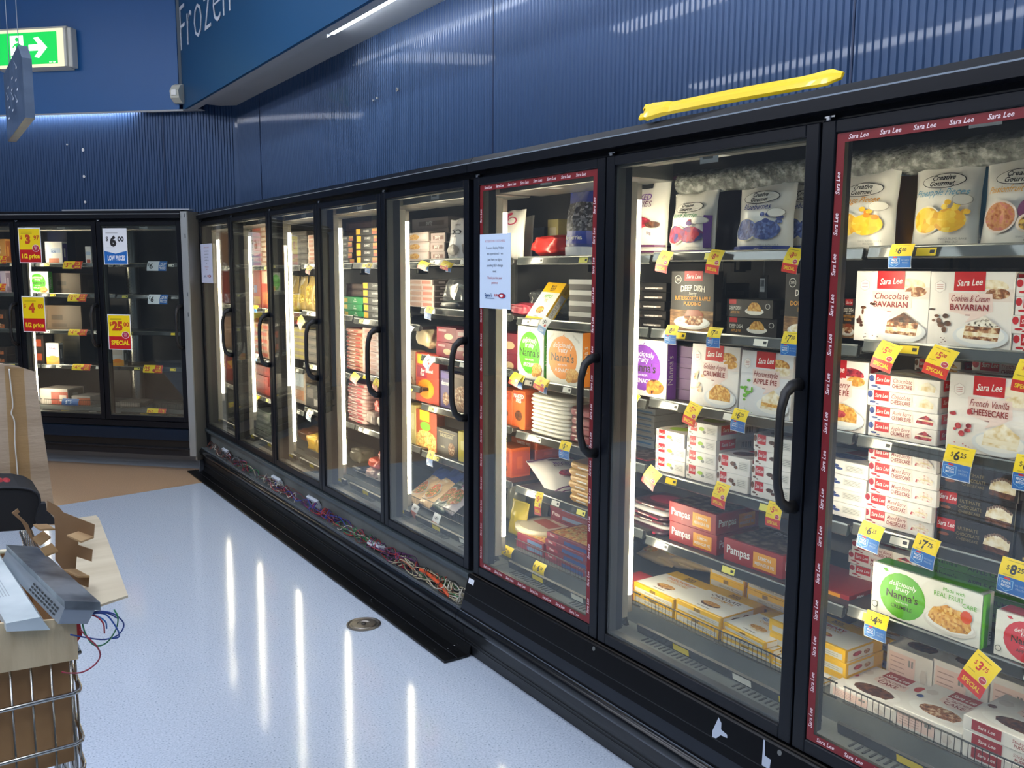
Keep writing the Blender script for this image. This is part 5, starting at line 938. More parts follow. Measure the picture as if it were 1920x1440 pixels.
# ------------------------------------------------------------------ price tags and signs
WT = mat('eceff4', .4)
def tagmesh(kind, price, w, h):
    o = MB(); n = 6; V = []
    curve = lambda b: -.012*math.sin(min(1, max(0, 1-b/h))*math.pi*.5)-.004*math.sin(b/h*math.pi)
    f = lambda a, b, l: (a, curve(b)-l, b-h)
    for j in range(n+1):
        for a in (0, w): V.append((a, curve(h*j/n), h*j/n-h))
    for j in range(n+1):
        for a in (0, w): V.append((a, curve(h*j/n)+.0006, h*j/n-h))
    F = [(2*j, 2*j+1, 2*j+3, 2*j+2) for j in range(n)]+[(2*n+2+2*j+1, 2*n+2+2*j, 2*n+2+2*j+2, 2*n+2+2*j+3) for j in range(n)]
    o.add(V, F, WT); D, c = price.split('.') if '.' in price else (price, '')
    def strip(b0, b1, m, a0=0, a1=1): o.lay += 1; l = .0004+.00015*o.lay; k = 5; VV = [f(a, b0*h+(b1-b0)*h*j/k, l) for j in range(k+1) for a in (a0*w, a1*w)]; o.add(VV, [(2*j, 2*j+1, 2*j+3, 2*j+2) for j in range(k)], m)
    def pr(cx, cb, s, m):
        o.T(f, '$', w*cx-s*(.62 if len(D) < 2 else 1.0), cb*h+s*.35, s*.5, m); o.T(f, D, w*cx-s*.02, cb*h, s, m, w*.42, 0, .03)
        if c: o.T(f, c, w*cx+s*(.72 if len(D) < 2 else 1.15), cb*h+s*.38, s*.5, m, None, 0, .02)
    if kind == 'blue':
        strip(.5, 1, YEL); strip(.03, .5, BLUE, .02, .98); pr(.44, .60, h*.26, INK); o.R(f, w*.2, h*.93, w*.8, h*.95, mat('b0a020', .5)); o.R(f, w*.15, h*.54, w*.5, h*.56, mat('b0a020', .5))
        hx = [(w*(.30+a), h*b) for a, b in ((-.24, .42), (.22, .42), (.22, .18), (0, .06), (-.24, .18))]; o.Pg(f, hx, mat('8fc4ec', .45)); o.Pg(f, [(w*.30+(p[0]-w*.30)*.9, h*.26+(p[1]-h*.26)*.9) for p in hx], mat('1c74c4', .45))
        o.R(f, w*.22, h*.42, w*.40, h*.48, RED); o.T(f, 'PRICE', w*.30, h*.30, h*.07, WT, w*.3, 0, .02); o.T(f, 'MATCH', w*.30, h*.20, h*.07, WT, w*.3, 0, .02); o.T(f, 'WE CHECK', w*.76, h*.30, h*.06, LBLUE, w*.36); o.T(f, 'PRICES', w*.76, h*.20, h*.06, LBLUE, w*.36)
    elif kind in ('special', 'half'):
        strip(.36, 1, YEL); strip(0, .36, mat('d4241c', .42)); pr(.42, .60, h*.22, mat('c82418', .45)); o.E(f, w*.76, h*.47, w*.15, h*.10, WT, 16); o.E(f, w*.76, h*.47, w*.135, h*.09, mat('b81c3c', .45), 16); o.T(f, 'save', w*.76, h*.47, h*.05, WT, w*.2)
        o.T(f, 'SPECIAL' if kind == 'special' else '1/2 price', w*.5, h*.12, h*.13, mat('f6d020', .45), w*.74, 0, .03); o.R(f, w*.12, h*.90, w*.7, h*.92, mat('a89018', .5)); o.R(f, w*.12, h*.50, w*.4, h*.52, mat('a89018', .5))
    elif kind == 'white':
        strip(.42, 1, WT); strip(0, .42, mat('6f9fd8', .45)); pr(.42, .58, h*.26, INK); o.E(f, w*.7, h*.55, w*.12, h*.09, RED, 12); o.T(f, 'LOW', w*.5, h*.1, h*.2, WT, w*.6)
    elif kind == 'whitered':
        strip(.5, 1, WT); strip(0, .5, mat('c8643c', .45)); pr(.45, .62, h*.24, INK)
    elif kind == 'yel':
        strip(0, 1, YEL); pr(.42, .25, h*.5, INK)
    elif kind in ('wide', 'widew'):   # landscape tag
        m1, m2 = (YEL, mat('d4401c', .42)) if kind == 'wide' else (WT, BLUE)
        o.R(f, 0, 0, w*.60, h, m1, 5); o.R(f, w*.60, 0, w, h, m2, 5); dc = mat('c82418', .45) if kind == 'wide' else INK; o.T(f, '$', w*.08, h*.5, h*.3, dc); o.T(f, D, w*.22, h*.22, h*.55, dc, w*.24, 0, .03)
        if c: o.T(f, c, w*.40, h*.5, h*.28, dc, w*.16, 0, .02)
        o.T(f, '1/2' if kind == 'wide' else 'LOW', w*.80, h*.5, h*.36, YEL if kind == 'wide' else WT, w*.34, 0, .03); o.T(f, 'price' if kind == 'wide' else 'PRICES', w*.80, h*.15, h*.26, YEL if kind == 'wide' else WT, w*.34, 0, .02)
        if kind == 'wide': o.E(f, w*.56, h*.3, w*.07, h*.2, mat('b81c3c', .45), 12)
    elif kind == 'bluew': o.R(f, 0, 0, w, h, mat('1d5a9c', .4), 5); o.T(f, '$75', w*.4, h*.25, h*.5, WT, w*.5)
    return o.mesh('price_tag')
KD = {'blue': 'yellow and blue', 'special': 'yellow and red', 'white': 'white and blue', 'whitered': 'white and orange', 'yel': 'plain yellow', 'wide': 'wide yellow and red', 'widew': 'wide white and blue', 'bluew': 'wide dark blue', 'half': 'half price'}
TAGS = [  # bay, kind, price, u, v(top), shelf, w, h, twist, lean
    ('D8', 'blue', '6.00', 1674, 458, 0, .060, .058, 0, 0), ('D8', 'special', '5.00', 1656, 637, 1, .062, .070, .22, .25), ('D8', 'special', '5.00', 1755, 645, 1, .066, .070, .22, .25), ('D8', 'blue', '6.25', 1778, 832, 2, .068, .078, .04, 0),
    ('D8', 'blue', '6.25', 1620, 974, 3, .064, .070, .1, .05), ('D8', 'blue', '7.75', 1722, 998, 3, .062, .074, .1, .05), ('D8', 'blue', '8.25', 1882, 1042, 3, .068, .078, .04, 0), ('D8', 'blue', '4.00', 1628, 1142, 4, .062, .068, 0, -.06),
    ('D8', 'special', '3.75', 1835, 1216, 4, .066, .090, .35, .2), ('D8', 'blue', '6.50', 1908, 850, 2, .06, .078, 0, 0), ('D8', 'special', '5.50', 1914, 672, 1, .06, .07, .1, .1),
    ('D7', 'special', '8.00', 1243, 469, 0, .058, .068, .15, .2), ('D7', 'special', '8.00', 1336, 467, 0, .056, .072, .1, .15), ('D7', 'special', '8.50', 1482, 463, 0, .054, .068, .15, .15), ('D7', 'blue', '8.25', 1253, 609, 1, .052, .060, 0, 0),
    ('D7', 'blue', '7.50', 1332, 613, 1, .054, .060, 0, .02), ('D7', 'blue', '7.50', 1472, 621, 1, .054, .066, 0, .02), ('D7', 'special', '3.90', 1184, 733, 2, .056, .066, .2, .2), ('D7', 'special', '5.99', 1296, 751, 2, .060, .070, .2, .2), ('D7', 'blue', '6.25', 1379, 764, 2, .056, .066, .05, .02),
    ('D7', 'special', '5.89', 1222, 871, 3, .072, .062, .3, .35), ('D7', 'special', '5.09', 1346, 901, 3, .056, .074, .08, .1), ('D7', 'special', '5.30', 1444, 938, 3, .052, .070, .02, 0),
    ('D6', 'white', '5.00', 1022, 592, 1, .062, .062, .25, .3), ('D6', 'special', '3.50', 966, 697, 2, .070, .05, .3, .4), ('D6', 'blue', '3.60', 974, 700, 2, .05, .055, .1, 0), ('D6', 'special', '4.50', 1012, 704, 2, .080, .05, .3, .4), ('D6', 'blue', '4.60', 1018, 708, 2, .055, .055, .1, 0), ('D6', 'blue', '5.75', 1054, 825, 3, .064, .066, 0, 0),
    ('D6', 'special', '5.99', 1008, 921, 4, .044, .090, -.05, .05), ('D6', 'yel', '15.50', 944, 1019, 5, .085, .040, 0, .15), ('D6', 'yel', '16.50', 1006, 1050, 5, .075, .042, 0, .15),
    ('D5', 'special', '4.20', 792, 488, 0, .10, .04, .3, .4), ('D5', 'blue', '4.30', 800, 492, 0, .05, .04, .1, .1), ('D5', 'special', '6.20', 834, 488, 0, .09, .04, .3, .4), ('D5', 'blue', '6.30', 842, 493, 0, .05, .04, .1, .1), ('D5', 'blue', '3.80', 803, 573, 1, .07, .06, .1, .1),
    ('D5', 'white', '7.50', 768, 610, 2, .06, .05, .2, .2), ('D5', 'white', '8.50', 804, 664, 2, .09, .055, .3, .35), ('D5', 'blue', '6.70', 765, 722, 3, .07, .055, .2, .2), ('D5', 'blue', '9.50', 805, 844, 4, .06, .07, 0, 0),
    ('D5', 'whitered', '4.00', 777, 943, 5, .065, .065, .1, .1), ('D5', 'whitered', '4.50', 816, 960, 5, .065, .08, .05, .05),
    ('D4', 'blue', '9.99', 691, 492, 0, .07, .055, .1, .15), ('D4', 'special', '7.80', 665, 697, 2, .11, .05, .3, .4), ('D4', 'special', '7.90', 706, 708, 2, .08, .055, .2, .2),
    ('D3', 'special', '6.40', 580, 497, 0, .09, .05, .3, .3), ('D3', 'special', '6.60', 566, 590, 1, .14, .06, .3, .4), ('D3', 'white', '2.80', 579, 767, 3, .09, .06, .1, .1),
    ('D2', 'blue', '3.20', 478, 571, 1, .10, .05, .1, .1), ('D2', 'white', '3.30', 480, 662, 2, .08, .05, .1, .1), ('D2', 'special', '9.20', 478, 735, 3, .14, .05, .3, .3),
    ('A', 'wide', '3.97', 121, 490, 0, .165, .062, 0, .35), ('A', 'wide', '3.97', 130, 551, 1, .165, .062, 0, .35), ('A', 'wide', '4.00', 131, 617, 2, .165, .052, 0, .4), ('A', 'wide', '4.00', 138, 682, 3, .165, .052, 0, .4), ('A', 'bluew', '75', 118, 747, 4, .15, .052, 0, .1),
    ('B', 'widew', '6', 278, 490, 0, .165, .075, 0, .25), ('B', 'widew', '6', 280, 552, 1, .165, .075, 0, .25), ('B', 'wide', '25', 271, 684, 3, .165, .062, 0, .3), ('B', 'wide', '25', 277, 765, 4, .165, .072, 0, .1),
    ('C', 'wide', '3.97', -6, 480, 0, .1, .06, 0, .2), ('C', 'wide', '4.97', -8, 532, 1, .1, .06, 0, .1)]
_seen = {}
for i, (bay, kd, pr, u, v, s, w, h, tw, le) in enumerate(TAGS):
    fr = DFR[bay]; X, Z = at(fr, u, v, .19); sh = 'bottom' if s == len(SZ[bay])-1 else SHN[s]
    lab = '%s tag reading %s, %s shelf, %s' % (KD[kd], pr, sh, DNAME[bay])
    if h <= .05: tw *= .5
    if lab in LABELS: lab = lab.replace(' tag', ' right hand tag')
    put(tagmesh(kd, pr, w, h), 'price_tag', fr, X, .188, Z, lab, 'price tag', 'price tags on the shelf fronts', rz=-tw*.4, rx=-le*.6, ry=tw)
def poster(fr, quad, kind, price, label, Y=-.004):
    (u0, v0), (u1, v1) = quad; X0, Z1 = at(fr, u0, v0, Y); X1 = LX(fr, u1, Y, Z1); _, Z0 = at(fr, u0, v1, Y); w = X1-X0; h = Z1-Z0
    o = MB(); o.box((0, 0, 0), (w, .0008, h), WT); f = XY; m = .03
    if kind == 'low':
        o.R(f, 0, 0, w, h, WT); o.Pg(f, [(w*m, h*.02), (w*(1-m), h*.02), (w*(1-m), h*.38), (w*.5, h*.30), (w*m, h*.38)], BLUE); o.T(f, 'LOW PRICES', w*.52, h*.12, h*.13, WT, w*.72, 0, .03); D = INK
        for k in range(2): o.R(f, w*.12, h*(.84+.03*k), w*.62, h*(.85+.03*k), GREY)
        o.T(f, '$', w*.17, h*.66, h*.11, D, None, 0, .02); o.T(f, price[0], w*.42, h*.52, h*.25, D, None, 0, .07); o.T(f, '00', w*.74, h*.64, h*.13, D, None, 0, .04); o.R(f, w*.15, h*.46, w*.5, h*.47, GREY)
    elif kind in ('half', 'spec'):
        o.R(f, w*m, h*.38, w*(1-m), h*(1-m), YEL); o.R(f, w*m, h*.02, w*(1-m), h*.38, mat('c4161c', .42)); D = mat('c4401c', .45); a, c = price.split('.')
        o.T(f, '$', w*.13, h*.68, h*.10, D, None, 0, .02); o.T(f, a, w*.42, h*.56, h*.23, D, w*.46, 0, .07); o.T(f, c, w*.81, h*.66, h*.12, D, w*.27, 0, .04)
        for k in range(2): o.R(f, w*.12, h*(.84+.03*k), w*.62, h*(.85+.03*k), mat('8a7a10', .5))
        o.T(f, '1/2 price' if kind == 'half' else 'SPECIAL', w*.52, h*.14, h*.12, mat('f6d820', .4), w*.8, 0, .04)
        if price in ('3.97', '25.00'): o.E(f, w*.76, h*.42, w*.16, h*.10, WT, 20); o.E(f, w*.76, h*.42, w*.145, h*.09, mat('b41c3c', .45), 20); o.T(f, 'Save', w*.76, h*.44, h*.04, WT, w*.2); o.T(f, '$5', w*.76, h*.38, h*.05, WT, w*.2)
    elif kind == 'notice':
        BL = mat('cfe0f4', .5) if fr == 'm' and u0 > 500 else mat('d8dcf0', .5); o.R(f, 0, 0, w, h, BL); tx = mat('3a4a60', .5); rd = mat('b0404c', .5)
        o.T(f, 'ATTENTION CUSTOMERS', w*.5, h*.89, h*.030, rd, w*.7, 0, 0)
        for k, s in enumerate(('Freezer display fridges', 'are operational - we', 'just have no lights', 'pending LED change', 'over.')): o.T(f, s, w*.5, h*(.80-.078*k), h*.034, tx, w*.72, 0, 0)
        for k, s in enumerate(('Thank you for your', 'patience')): o.T(f, s, w*.5, h*(.40-.065*k), h*.032, rd, w*.6, 0, 0)
        o.T(f, "Spano's", w*.30, h*.16, h*.045, mat('1c4a7c', .5), w*.36, 0, .03); o.T(f, 'SUPA', w*.56, h*.165, h*.035, RED, w*.16, 0, .02); o.R(f, w*.18, h*.135, w*.5, h*.143, mat('1c4a7c', .5)); o.E(f, w*.74, h*.178, w*.12, h*.035, mat('1c4a7c', .5), 20); o.E(f, w*.73, h*.178, w*.10, h*.030, RED, 20); o.E(f, w*.72, h*.178, w*.055, h*.018, WT, 16)
    me = o.mesh('notice'); return put(me, 'paper_notice' if kind == 'notice' else 'price_sign', fr, X0, Y, Z0, label, 'notice' if kind == 'notice' else 'price sign')
poster('l', ((33, 427), (75, 493)), 'half', '3.97', 'yellow and red half price sign reading 3.97 on glass, upper one')
poster('l', ((40, 555), (83, 622)), 'half', '4.00', 'yellow and red half price sign reading 4.00 on glass, lower one')
poster('l', ((192, 428), (237, 496)), 'low', '6', 'white and blue low prices sign reading 6.00 on glass')
poster('l', ((201, 589), (244, 655)), 'spec', '25.00', 'yellow and red special sign reading 25.00 on glass')
poster('m', ((900, 440), (958, 577)), 'notice', '', 'pale blue customer notice taped to the red bordered door glass')
poster('m', ((376, 458), (397, 530)), 'notice', '', 'white paper notice taped to the corner door glass')
# ------------------------------------------------------------------ things around the cabinets
def prybar():
    # flat yellow plastic bar resting on the cabinet top
    YB = mat('ffd400', .35, 0, 'yellow_plastic', .3)
    P0 = Vector((.0, 1.955, 1.998)); P1 = Vector((.035, 1.325, 1.995)); L = (P1-P0).length
    m = MB(); n = 40; V = []
    for k in range(n+1):
        s = k/n; w = .021+.012*max(0, 1-s/.16)**1.2+.004*math.exp(-((s-.93)/.05)**2)
        if s < .02: w *= .75
        if s > .95: w *= 1-(s-.95)/.05*.55
        zc = .003+.006*max(0, (s-.80)/.2)**1.2*(1 if s < .93 else 1-(s-.93)/.07*1.0)+.008*(1-s)*0
        t = .008+.008*math.sin(math.pi*min(1, s/.9))*.8+(.006 if s < .15 else 0)
        V += [(s*L, -w, zc), (s*L, -w*.85, zc+t*.7), (s*L, -w*.25, zc+t), (s*L, w*.25, zc+t), (s*L, w*.85, zc+t*.7), (s*L, w, zc)]
    F = [(k*6+j, k*6+(j+1) % 6, (k+1)*6+(j+1) % 6, (k+1)*6+j) for k in range(n) for j in range(6)]+[(5, 4, 3, 2, 1, 0), tuple(range(n*6, n*6+6))]
    m.add(V, F, YB); nk = MB()
    m.add([(-.001, -.004, .0), (-.001, .004, .0), (-.001, .004, .02), (-.001, -.004, .02)], [(0, 1, 2, 3)], BLACK)
    m.box((-.018, -.028, .002), (.004, -.005, .014), YB, bev=.004); m.box((-.018, .005, .002), (.004, .028, .014), YB, bev=.004)
    o = m.obj('pry_bar'); d = (P1-P0).normalized(); y = Vector((-d.y, d.x, 0)); tilt = Matrix.Rotation(1.0, 4, d)
    M = Matrix(((d.x, y.x, 0, P0.x), (d.y, y.y, 0, P0.y), (d.z, 0, 1, P0.z), (0, 0, 0, 1)))
    o.matrix_world = Matrix.Translation(P0+Vector((.014, 0, .008))) @ tilt @ Matrix.Translation(-P0) @ M
    tag(o, 'long yellow pry bar lying on top of the black freezer cabinet', 'pry bar')
prybar()
def flap():
    m = MB(); BM = mat('0d0e10', .35, .2, 'kick_flap_black')
    pr = [(-.150, .004), (-.150, .010), (-.148, .012), (-.040, .008), (-.034, .022), (-.026, .045), (-.022, .045), (-.028, .016), (-.034, .002), (-.148, .002)]
    m.extr(pr, 0, 3.98, BM); m.extr([(-.092, .0115), (-.090, .014), (-.088, .0115)], 0, 3.98, mat('1c1e22', .3))
    rr = random.Random(4)
    for k in range(26): x = 3.2+.75*rr.random(); y = -.14+.10*rr.random(); m.add([(x, y, .0125), (x+.008*rr.random()+.002, y+.002, .0125), (x+.005, y+.006*rr.random()+.002, .0125)], [(0, 1, 2)], mat('8a9098', .6))
    o = m.obj('loose_kick_panel'); o.location = (0, 6.86, 0); o.rotation_euler = (0, 0, -math.pi/2); tag(o, 'long black kick panel taken off and lying on the floor', 'panel')
flap()
def drain():
    P = onz(682, 1171, 0); t = empty('floor_drain', (P.x, P.y, 0)); tag(t, 'round steel drain cover set in the white floor', 'drain')
    st = mat('8f8a84', .3, .9, 'drain_steel'); m = MB()
    prof = [(.075, 0), (.075, .004), (.068, .006), (.062, .003), (.056, .003), (.052, .006), (.030, .006), (.028, .003), (.0, .003)]; n = 40; V = []
    for r_, z in prof: V += [(r_*math.cos(2*math.pi*k/n), r_*math.sin(2*math.pi*k/n), z) for k in range(n)]
    m.add(V, [(j*n+k, j*n+(k+1) % n, (j+1)*n+(k+1) % n, (j+1)*n+k) for j in range(len(prof)-1) for k in range(n)], st); m.obj('rim', t)
    m = MB(); m.tube([(0, 0, .003), (0, 0, .007)], .010, mat('5a5652', .4, .8), 16)
    m.obj('centre_screw', t)
drain()
def wires():
    rr = random.Random(11); cols = [('red', 'a82a30'), ('purple', '5a2a5c'), ('blue', '2a3f9c'), ('black', '15161a'), ('white', 'b8b2a4'), ('cream', 'b0a688'), ('green', '2f7a4a'), ('orange', 'a84428'), ('grey', '70747a'), ('brown', '6c3a2c')]
    def bezier(P, n=26):
        P = [Vector(p) for p in P]; out = []
        for i in range(len(P)-1):
            p0, p1, p2, p3 = P[max(i-1, 0)], P[i], P[i+1], P[min(i+2, len(P)-1)]
            for k in range(n//4): t = k/(n//4); out.append(.5*((2*p1)+(-p0+p2)*t+(2*p0-5*p1+4*p2-p3)*t*t+(-p0+3*p1-3*p2+p3)*t**3))
        out.append(P[-1]); return out
    # clusters along the tray: (start x, end x, palette, count)
    cl = [(.10, .75, ['white', 'black', 'red', 'grey', 'brown'], 9), (.6, 1.3, ['red', 'purple', 'black', 'green', 'cream'], 9), (1.2, 2.0, ['white', 'red', 'blue', 'brown', 'purple'], 11), (1.9, 2.6, ['blue', 'red', 'brown', 'purple', 'orange'], 11), (2.45, 3.0, ['purple', 'red', 'green', 'white', 'brown'], 9),
          (2.9, 3.35, ['purple', 'red', 'purple', 'black', 'brown'], 12), (3.25, 3.86, ['cream', 'white', 'cream', 'green', 'orange', 'black', 'cream'], 20)]
    D = dict(cols)
    for a, b, pal, n in cl:
        for k in range(int(n*1.5)):
            c = rr.choice(pal); x = a-.05+(b-a)*.8*rr.random(); ln = .18+.38*rr.random(); P = []; q = 6
            for j in range(q): P.append((min(3.87, max(.04, x+ln*j/(q-1)+.06*(rr.random()-.5))), -.038+.066*rr.random(), .1905+.045*rr.random()*(1.25 if j not in (0, q-1) else .3)))
            thick = .0019 if c not in ('cream', 'white') else .0025
            if rr.random() < .2: cx = (P[2][0]+P[3][0])/2; P[3:3] = [(cx+.03, -.042, .235), (cx, -.01, .255), (cx-.03, .02, .215)]
            m = MB(); m.tube(bezier(P), thick, mat(D[c], .4, 0, None, .2), 6); o = m.obj('wire'); o.location = (0, 6.838, 0); o.rotation_euler = (0, 0, -math.pi/2)
            tag(o, 'thin %s wire in the tangle along the open cabinet tray' % c, 'wire', '%s wires in the open tray' % c)
    m = MB(); m.tube(bezier([(3.52, -.02, .235), (3.6, -.02, .235), (3.72, -.028, .225), (3.80, -.034, .205)]), .008, mat('d0522a', .4), 8); o = m.obj('cable_sleeve'); o.location = (0, 6.838, 0); o.rotation_euler = (0, 0, -math.pi/2); tag(o, 'thick orange cable sleeve at near end of the open tray', 'cable')
    for k, (x, y0, z, L, ds) in enumerate(((.42, .012, .225, .13, 'white driver box at the far end of the open tray'), (1.50, .016, .235, .14, 'white driver box with black label, middle of the open tray'), (2.10, .018, .235, .15, 'white driver box with black label nearer in open tray'), (2.98, .0, .215, .12, 'pale driver box lying flat in the near part of open tray'))):
        m = MB(); t = Matrix.Rotation(.45 if k < 3 else 1.25, 4, 'X'); m.box((0, -.012, -.028), (L, .008, .028), mat('cdd4dc', .4), M=t, bev=.002); f = lambda a, b, l: t @ Vector((a, -.012-l, b)); m.R(f, L*.2, -.014, L*.38, .012, INK); m.R(f, L*.5, .004, L*.9, .012, GREY)
        o = m.obj('led_driver_box'); W_ = Vector((y0, 6.838-x, z)); o.location = W_; o.rotation_euler = (0, 0, -math.pi/2); tag(o, ds, 'driver box')
wires()
# ------------------------------------------------------------------ trolley with cartons in the left foreground
def trolley():
    CH = mat('b4b2ac', .22, 1, 'chrome_wire'); yF = 1.40; xr = -1.621; xl = -2.12; yB = 2.25
    t = empty('shopping_trolley', (-1.9, 1.8, 0)); tag(t, 'chrome wire shopping trolley filled with cartons and old parts', 'shopping trolley')
    off = Vector((-1.9, 1.8, 0)); m = MB()
    def tb(P, r): m.tube([Vector(p)-off for p in P], r, CH, 8)
    taper = lambda z: (.965-z)*-.05
    zs = (.915, .835, .79, .72, .65, .58)
    for z in zs:
        k = taper(z); e = .006
        tb([(xl, yF-k*0-e, z), (xr-.012, yF-e, z), (xr-.003, yF+.0, z), (xr, yF+.012, z), (xr-.004, yB, z+.03)], .0032 if z != .915 else .0036)
    x = xr-.012
    while x > xl: tb([(x, yF, .56), (x, yF, .975)], .0017); x -= .0262
    y = yF+.03
    while y < yB: tb([(xr-.002, y, .57), (xr-.002, y, .99)], .0017); y += .045
    tb([(xl, yF, .975), (xr, yF, .975), (xr, yB, 1.0)], .0045); tb([(xl, yF, .56), (xr, yF, .56), (xr, yB, .60)], .004)
    m.obj('basket', t)
    for i, (a, b) in enumerate((((-1.66, 1.50), (-1.70, 2.15)), ((-2.10, 1.50), (-2.06, 2.15)))):
        m = MB(); tb([(a[0], a[1], .14), (a[0], a[1], .30), (a[0], a[1]+.1, .56)], .010); tb([(a[0], a[1], .14), (b[0], b[1], .14), (b[0], b[1], .58)], .010); m.obj('chassis_rail', t)
    for i, (x, y) in enumerate(((-1.66, 1.5), (-2.10, 1.5), (-1.70, 2.15), (-2.06, 2.15))):
        m = MB(); c = Vector((x, y, .062))-off; m.tube([c+Vector((-.014, 0, 0)), c+Vector((.014, 0, 0))], .060, mat('2a2a2c', .6), 20); m.box(c+Vector((-.020, -.008, 0)), c+Vector((-.016, .008, .08)), CH); m.box(c+Vector((.016, -.008, 0)), c+Vector((.020, .008, .08)), CH); m.obj('castor', t)
    m = MB(); h = mat('c41a1e', .4); q = [(-1.628, 1.44, 1.035), (-1.614, 1.44, 1.03), (-1.610, 1.44, .985), (-1.620, 1.44, .972), (-1.63, 1.44, .975)]; V = [Vector(p)-off for p in q]+[Vector(p)+Vector((0, .05, 0))-off for p in q]
    m.add(V, [(0, 1, 2, 3, 4), (9, 8, 7, 6, 5)]+[(i, (i+1) % 5, 5+(i+1) % 5, 5+i) for i in range(5)], h); m.obj('red_handle_end', t)
trolley()
def sheet(pts, thick, m, name, label, cat, extra=None):
    """cardboard outline (world points, planar) with its own thickness"""
    P = [Vector(p) for p in pts]; n = Vector((0, 0, 0))
    for i in range(len(P)): a, b = P[i], P[(i+1) % len(P)]; n += a.cross(b)
    n = n.normalized()*thick; k = len(P); c = sum(P, Vector())/k; mb = MB()
    mb.add([p-c for p in P]+[p-c-n for p in P], [tuple(range(k)), tuple(range(2*k-1, k-1, -1))]+[(i, k+i, k+(i+1) % k, (i+1) % k) for i in range(k)], m)
    if extra: extra(mb, c)
    o = mb.obj(name); o.location = c
    if label: tag(o, label, cat)
    return o, c
def clutter():
    # open carton sitting in the trolley
    t = empty('open_carton', (-1.85, 1.40, .80)); tag(t, 'open cardboard carton in the trolley holding metal light parts', 'carton'); o_ = t.location
    def part(name, boxes, m):
        b = MB()
        for a, c in boxes: b.box(Vector(a)-o_, Vector(c)-o_, m)
        return b.obj(name, t)
    P = [ony(*p, 1.388) for p in ((-60, 1172), (0, 1169), (60, 1166), (143, 1158), (147, 1236), (110, 1243), (50, 1254), (0, 1262), (-60, 1272))]
    b = MB(); k = len(P); b.add([p-o_ for p in P]+[p+Vector((0, .004, 0))-o_ for p in P], [tuple(range(k))[::-1], tuple(range(k, 2*k))]+[(i, (i+1) % k, k+(i+1) % k, k+i) for i in range(k)], CARDL); b.obj('front_flap', t)
    part('front_wall', [((-2.08, 1.412, .80), (-1.634, 1.416, .985))], CARDD)
    part('side_wall', [((-1.638, 1.416, .80), (-1.634, 1.90, .99))], CARDD)
    part('back_wall', [((-2.08, 1.90, .80), (-1.634, 1.904, 1.0))], CARDD); part('carton_floor', [((-2.08, 1.416, .798), (-1.638, 1.90, .802))], CARDD)
    # big pale flap reaching out to the right, two panels with a fold
    z = .985; Q = [onz(*p, z) for p in ((140, 972), (180, 966), (186, 972), (210, 1033), (212, 1040), (240, 1116), (184, 1135), (120, 1060))]
    b = MB(); k = len(Q); b.add([p-o_ for p in Q]+[p-Vector((0, 0, .004))-o_ for p in Q], [tuple(range(k))[::-1], tuple(range(k, 2*k))]+[(i, (i+1) % k, k+(i+1) % k, k+i) for i in range(k)], nmat('cardboard_pale', ['bdb096', 'c6baa0', 'cec3aa'], 3, .85, bump=.08, bscale=12, stretch=(1, 6, 1)))
    b.obj('side_flap', t)
    # perforated metal driver housing
    Z = Vector((0, 0, 1)); A = ony(125, 1130, 1.37); B = ony(184, 1132, 1.37); Cc = ony(109, 1170, 1.37); D = ony(164, 1170, 1.37); E_ = ony(15, 1024, 1.70)
    dv = E_-A; t2 = empty('metal_driver_housing', Cc); tag(t2, 'dented silver driver housing with rows of slots and loose wires', 'metal housing'); ZN = nmat('zinc_sheet', ['70767c', '9aa2a8', 'c0c8cc'], 14, .32, .85, bump=.12, bscale=20); ZF = mat('9aa2aa', .4, .7, 'zinc_plain')
    cor = [Cc, D, B, A]; b = MB(); b.add([p-Cc for p in cor]+[p+dv-Cc for p in cor], [(0, 1, 2, 3), (7, 6, 5, 4), (1, 0, 4, 5), (2, 1, 5, 6)], ZF); b.add([p-Cc for p in (A, Cc)]+[p+dv-Cc for p in (A, Cc)], [(1, 0, 2, 3)], ZF); bd = b.obj('housing_body', t2)
    n_up = (A-Cc).normalized(); l = MB(); up = Vector((0, 0, .0025)); fr_ = Vector((0, -.002, 0)); X_ = (B-A).normalized()
    a0, b0 = A+up-X_*.003, B+up+X_*.003; l.add([p-Cc for p in (a0, b0, b0+dv, a0+dv, a0-Z*.012+fr_, b0-Z*.012+fr_, a0-Z*.010+dv)], [(0, 1, 2, 3), (4, 5, 1, 0), (4, 0, 3, 6)], ZN); l.obj('lid', t2)
    s = MB(); du = dv.normalized(); dn = (Cc-A); nn = du.cross(dn).normalized(); nn = -nn if nn.dot(CAM-A) < 0 else nn
    for j in range(3):
        for i in range(9):
            p = A+dn*(.42+.17*j)+du*(.018+i*.0155+.003*j)+nn*.0008-Cc; s.add([p, p+du*.010, p+du*.010+dn.normalized()*.003, p+dn.normalized()*.003], [(0, 1, 2, 3)], BLACK)
    s.obj('vent_slots', t2)
    def cp(P, n=8):
        P = [Vector(p) for p in P]; out = []
        for i in range(len(P)-1):
            p0, p1, p2, p3 = P[max(i-1, 0)], P[i], P[i+1], P[min(i+2, len(P)-1)]
            for k in range(n): q = k/n; out.append(.5*((2*p1)+(-p0+p2)*q+(2*p0-5*p1+4*p2-p3)*q*q+(-p0+3*p1-3*p2+p3)*q**3))
        out.append(P[-1]); return out
    yw = 1.385
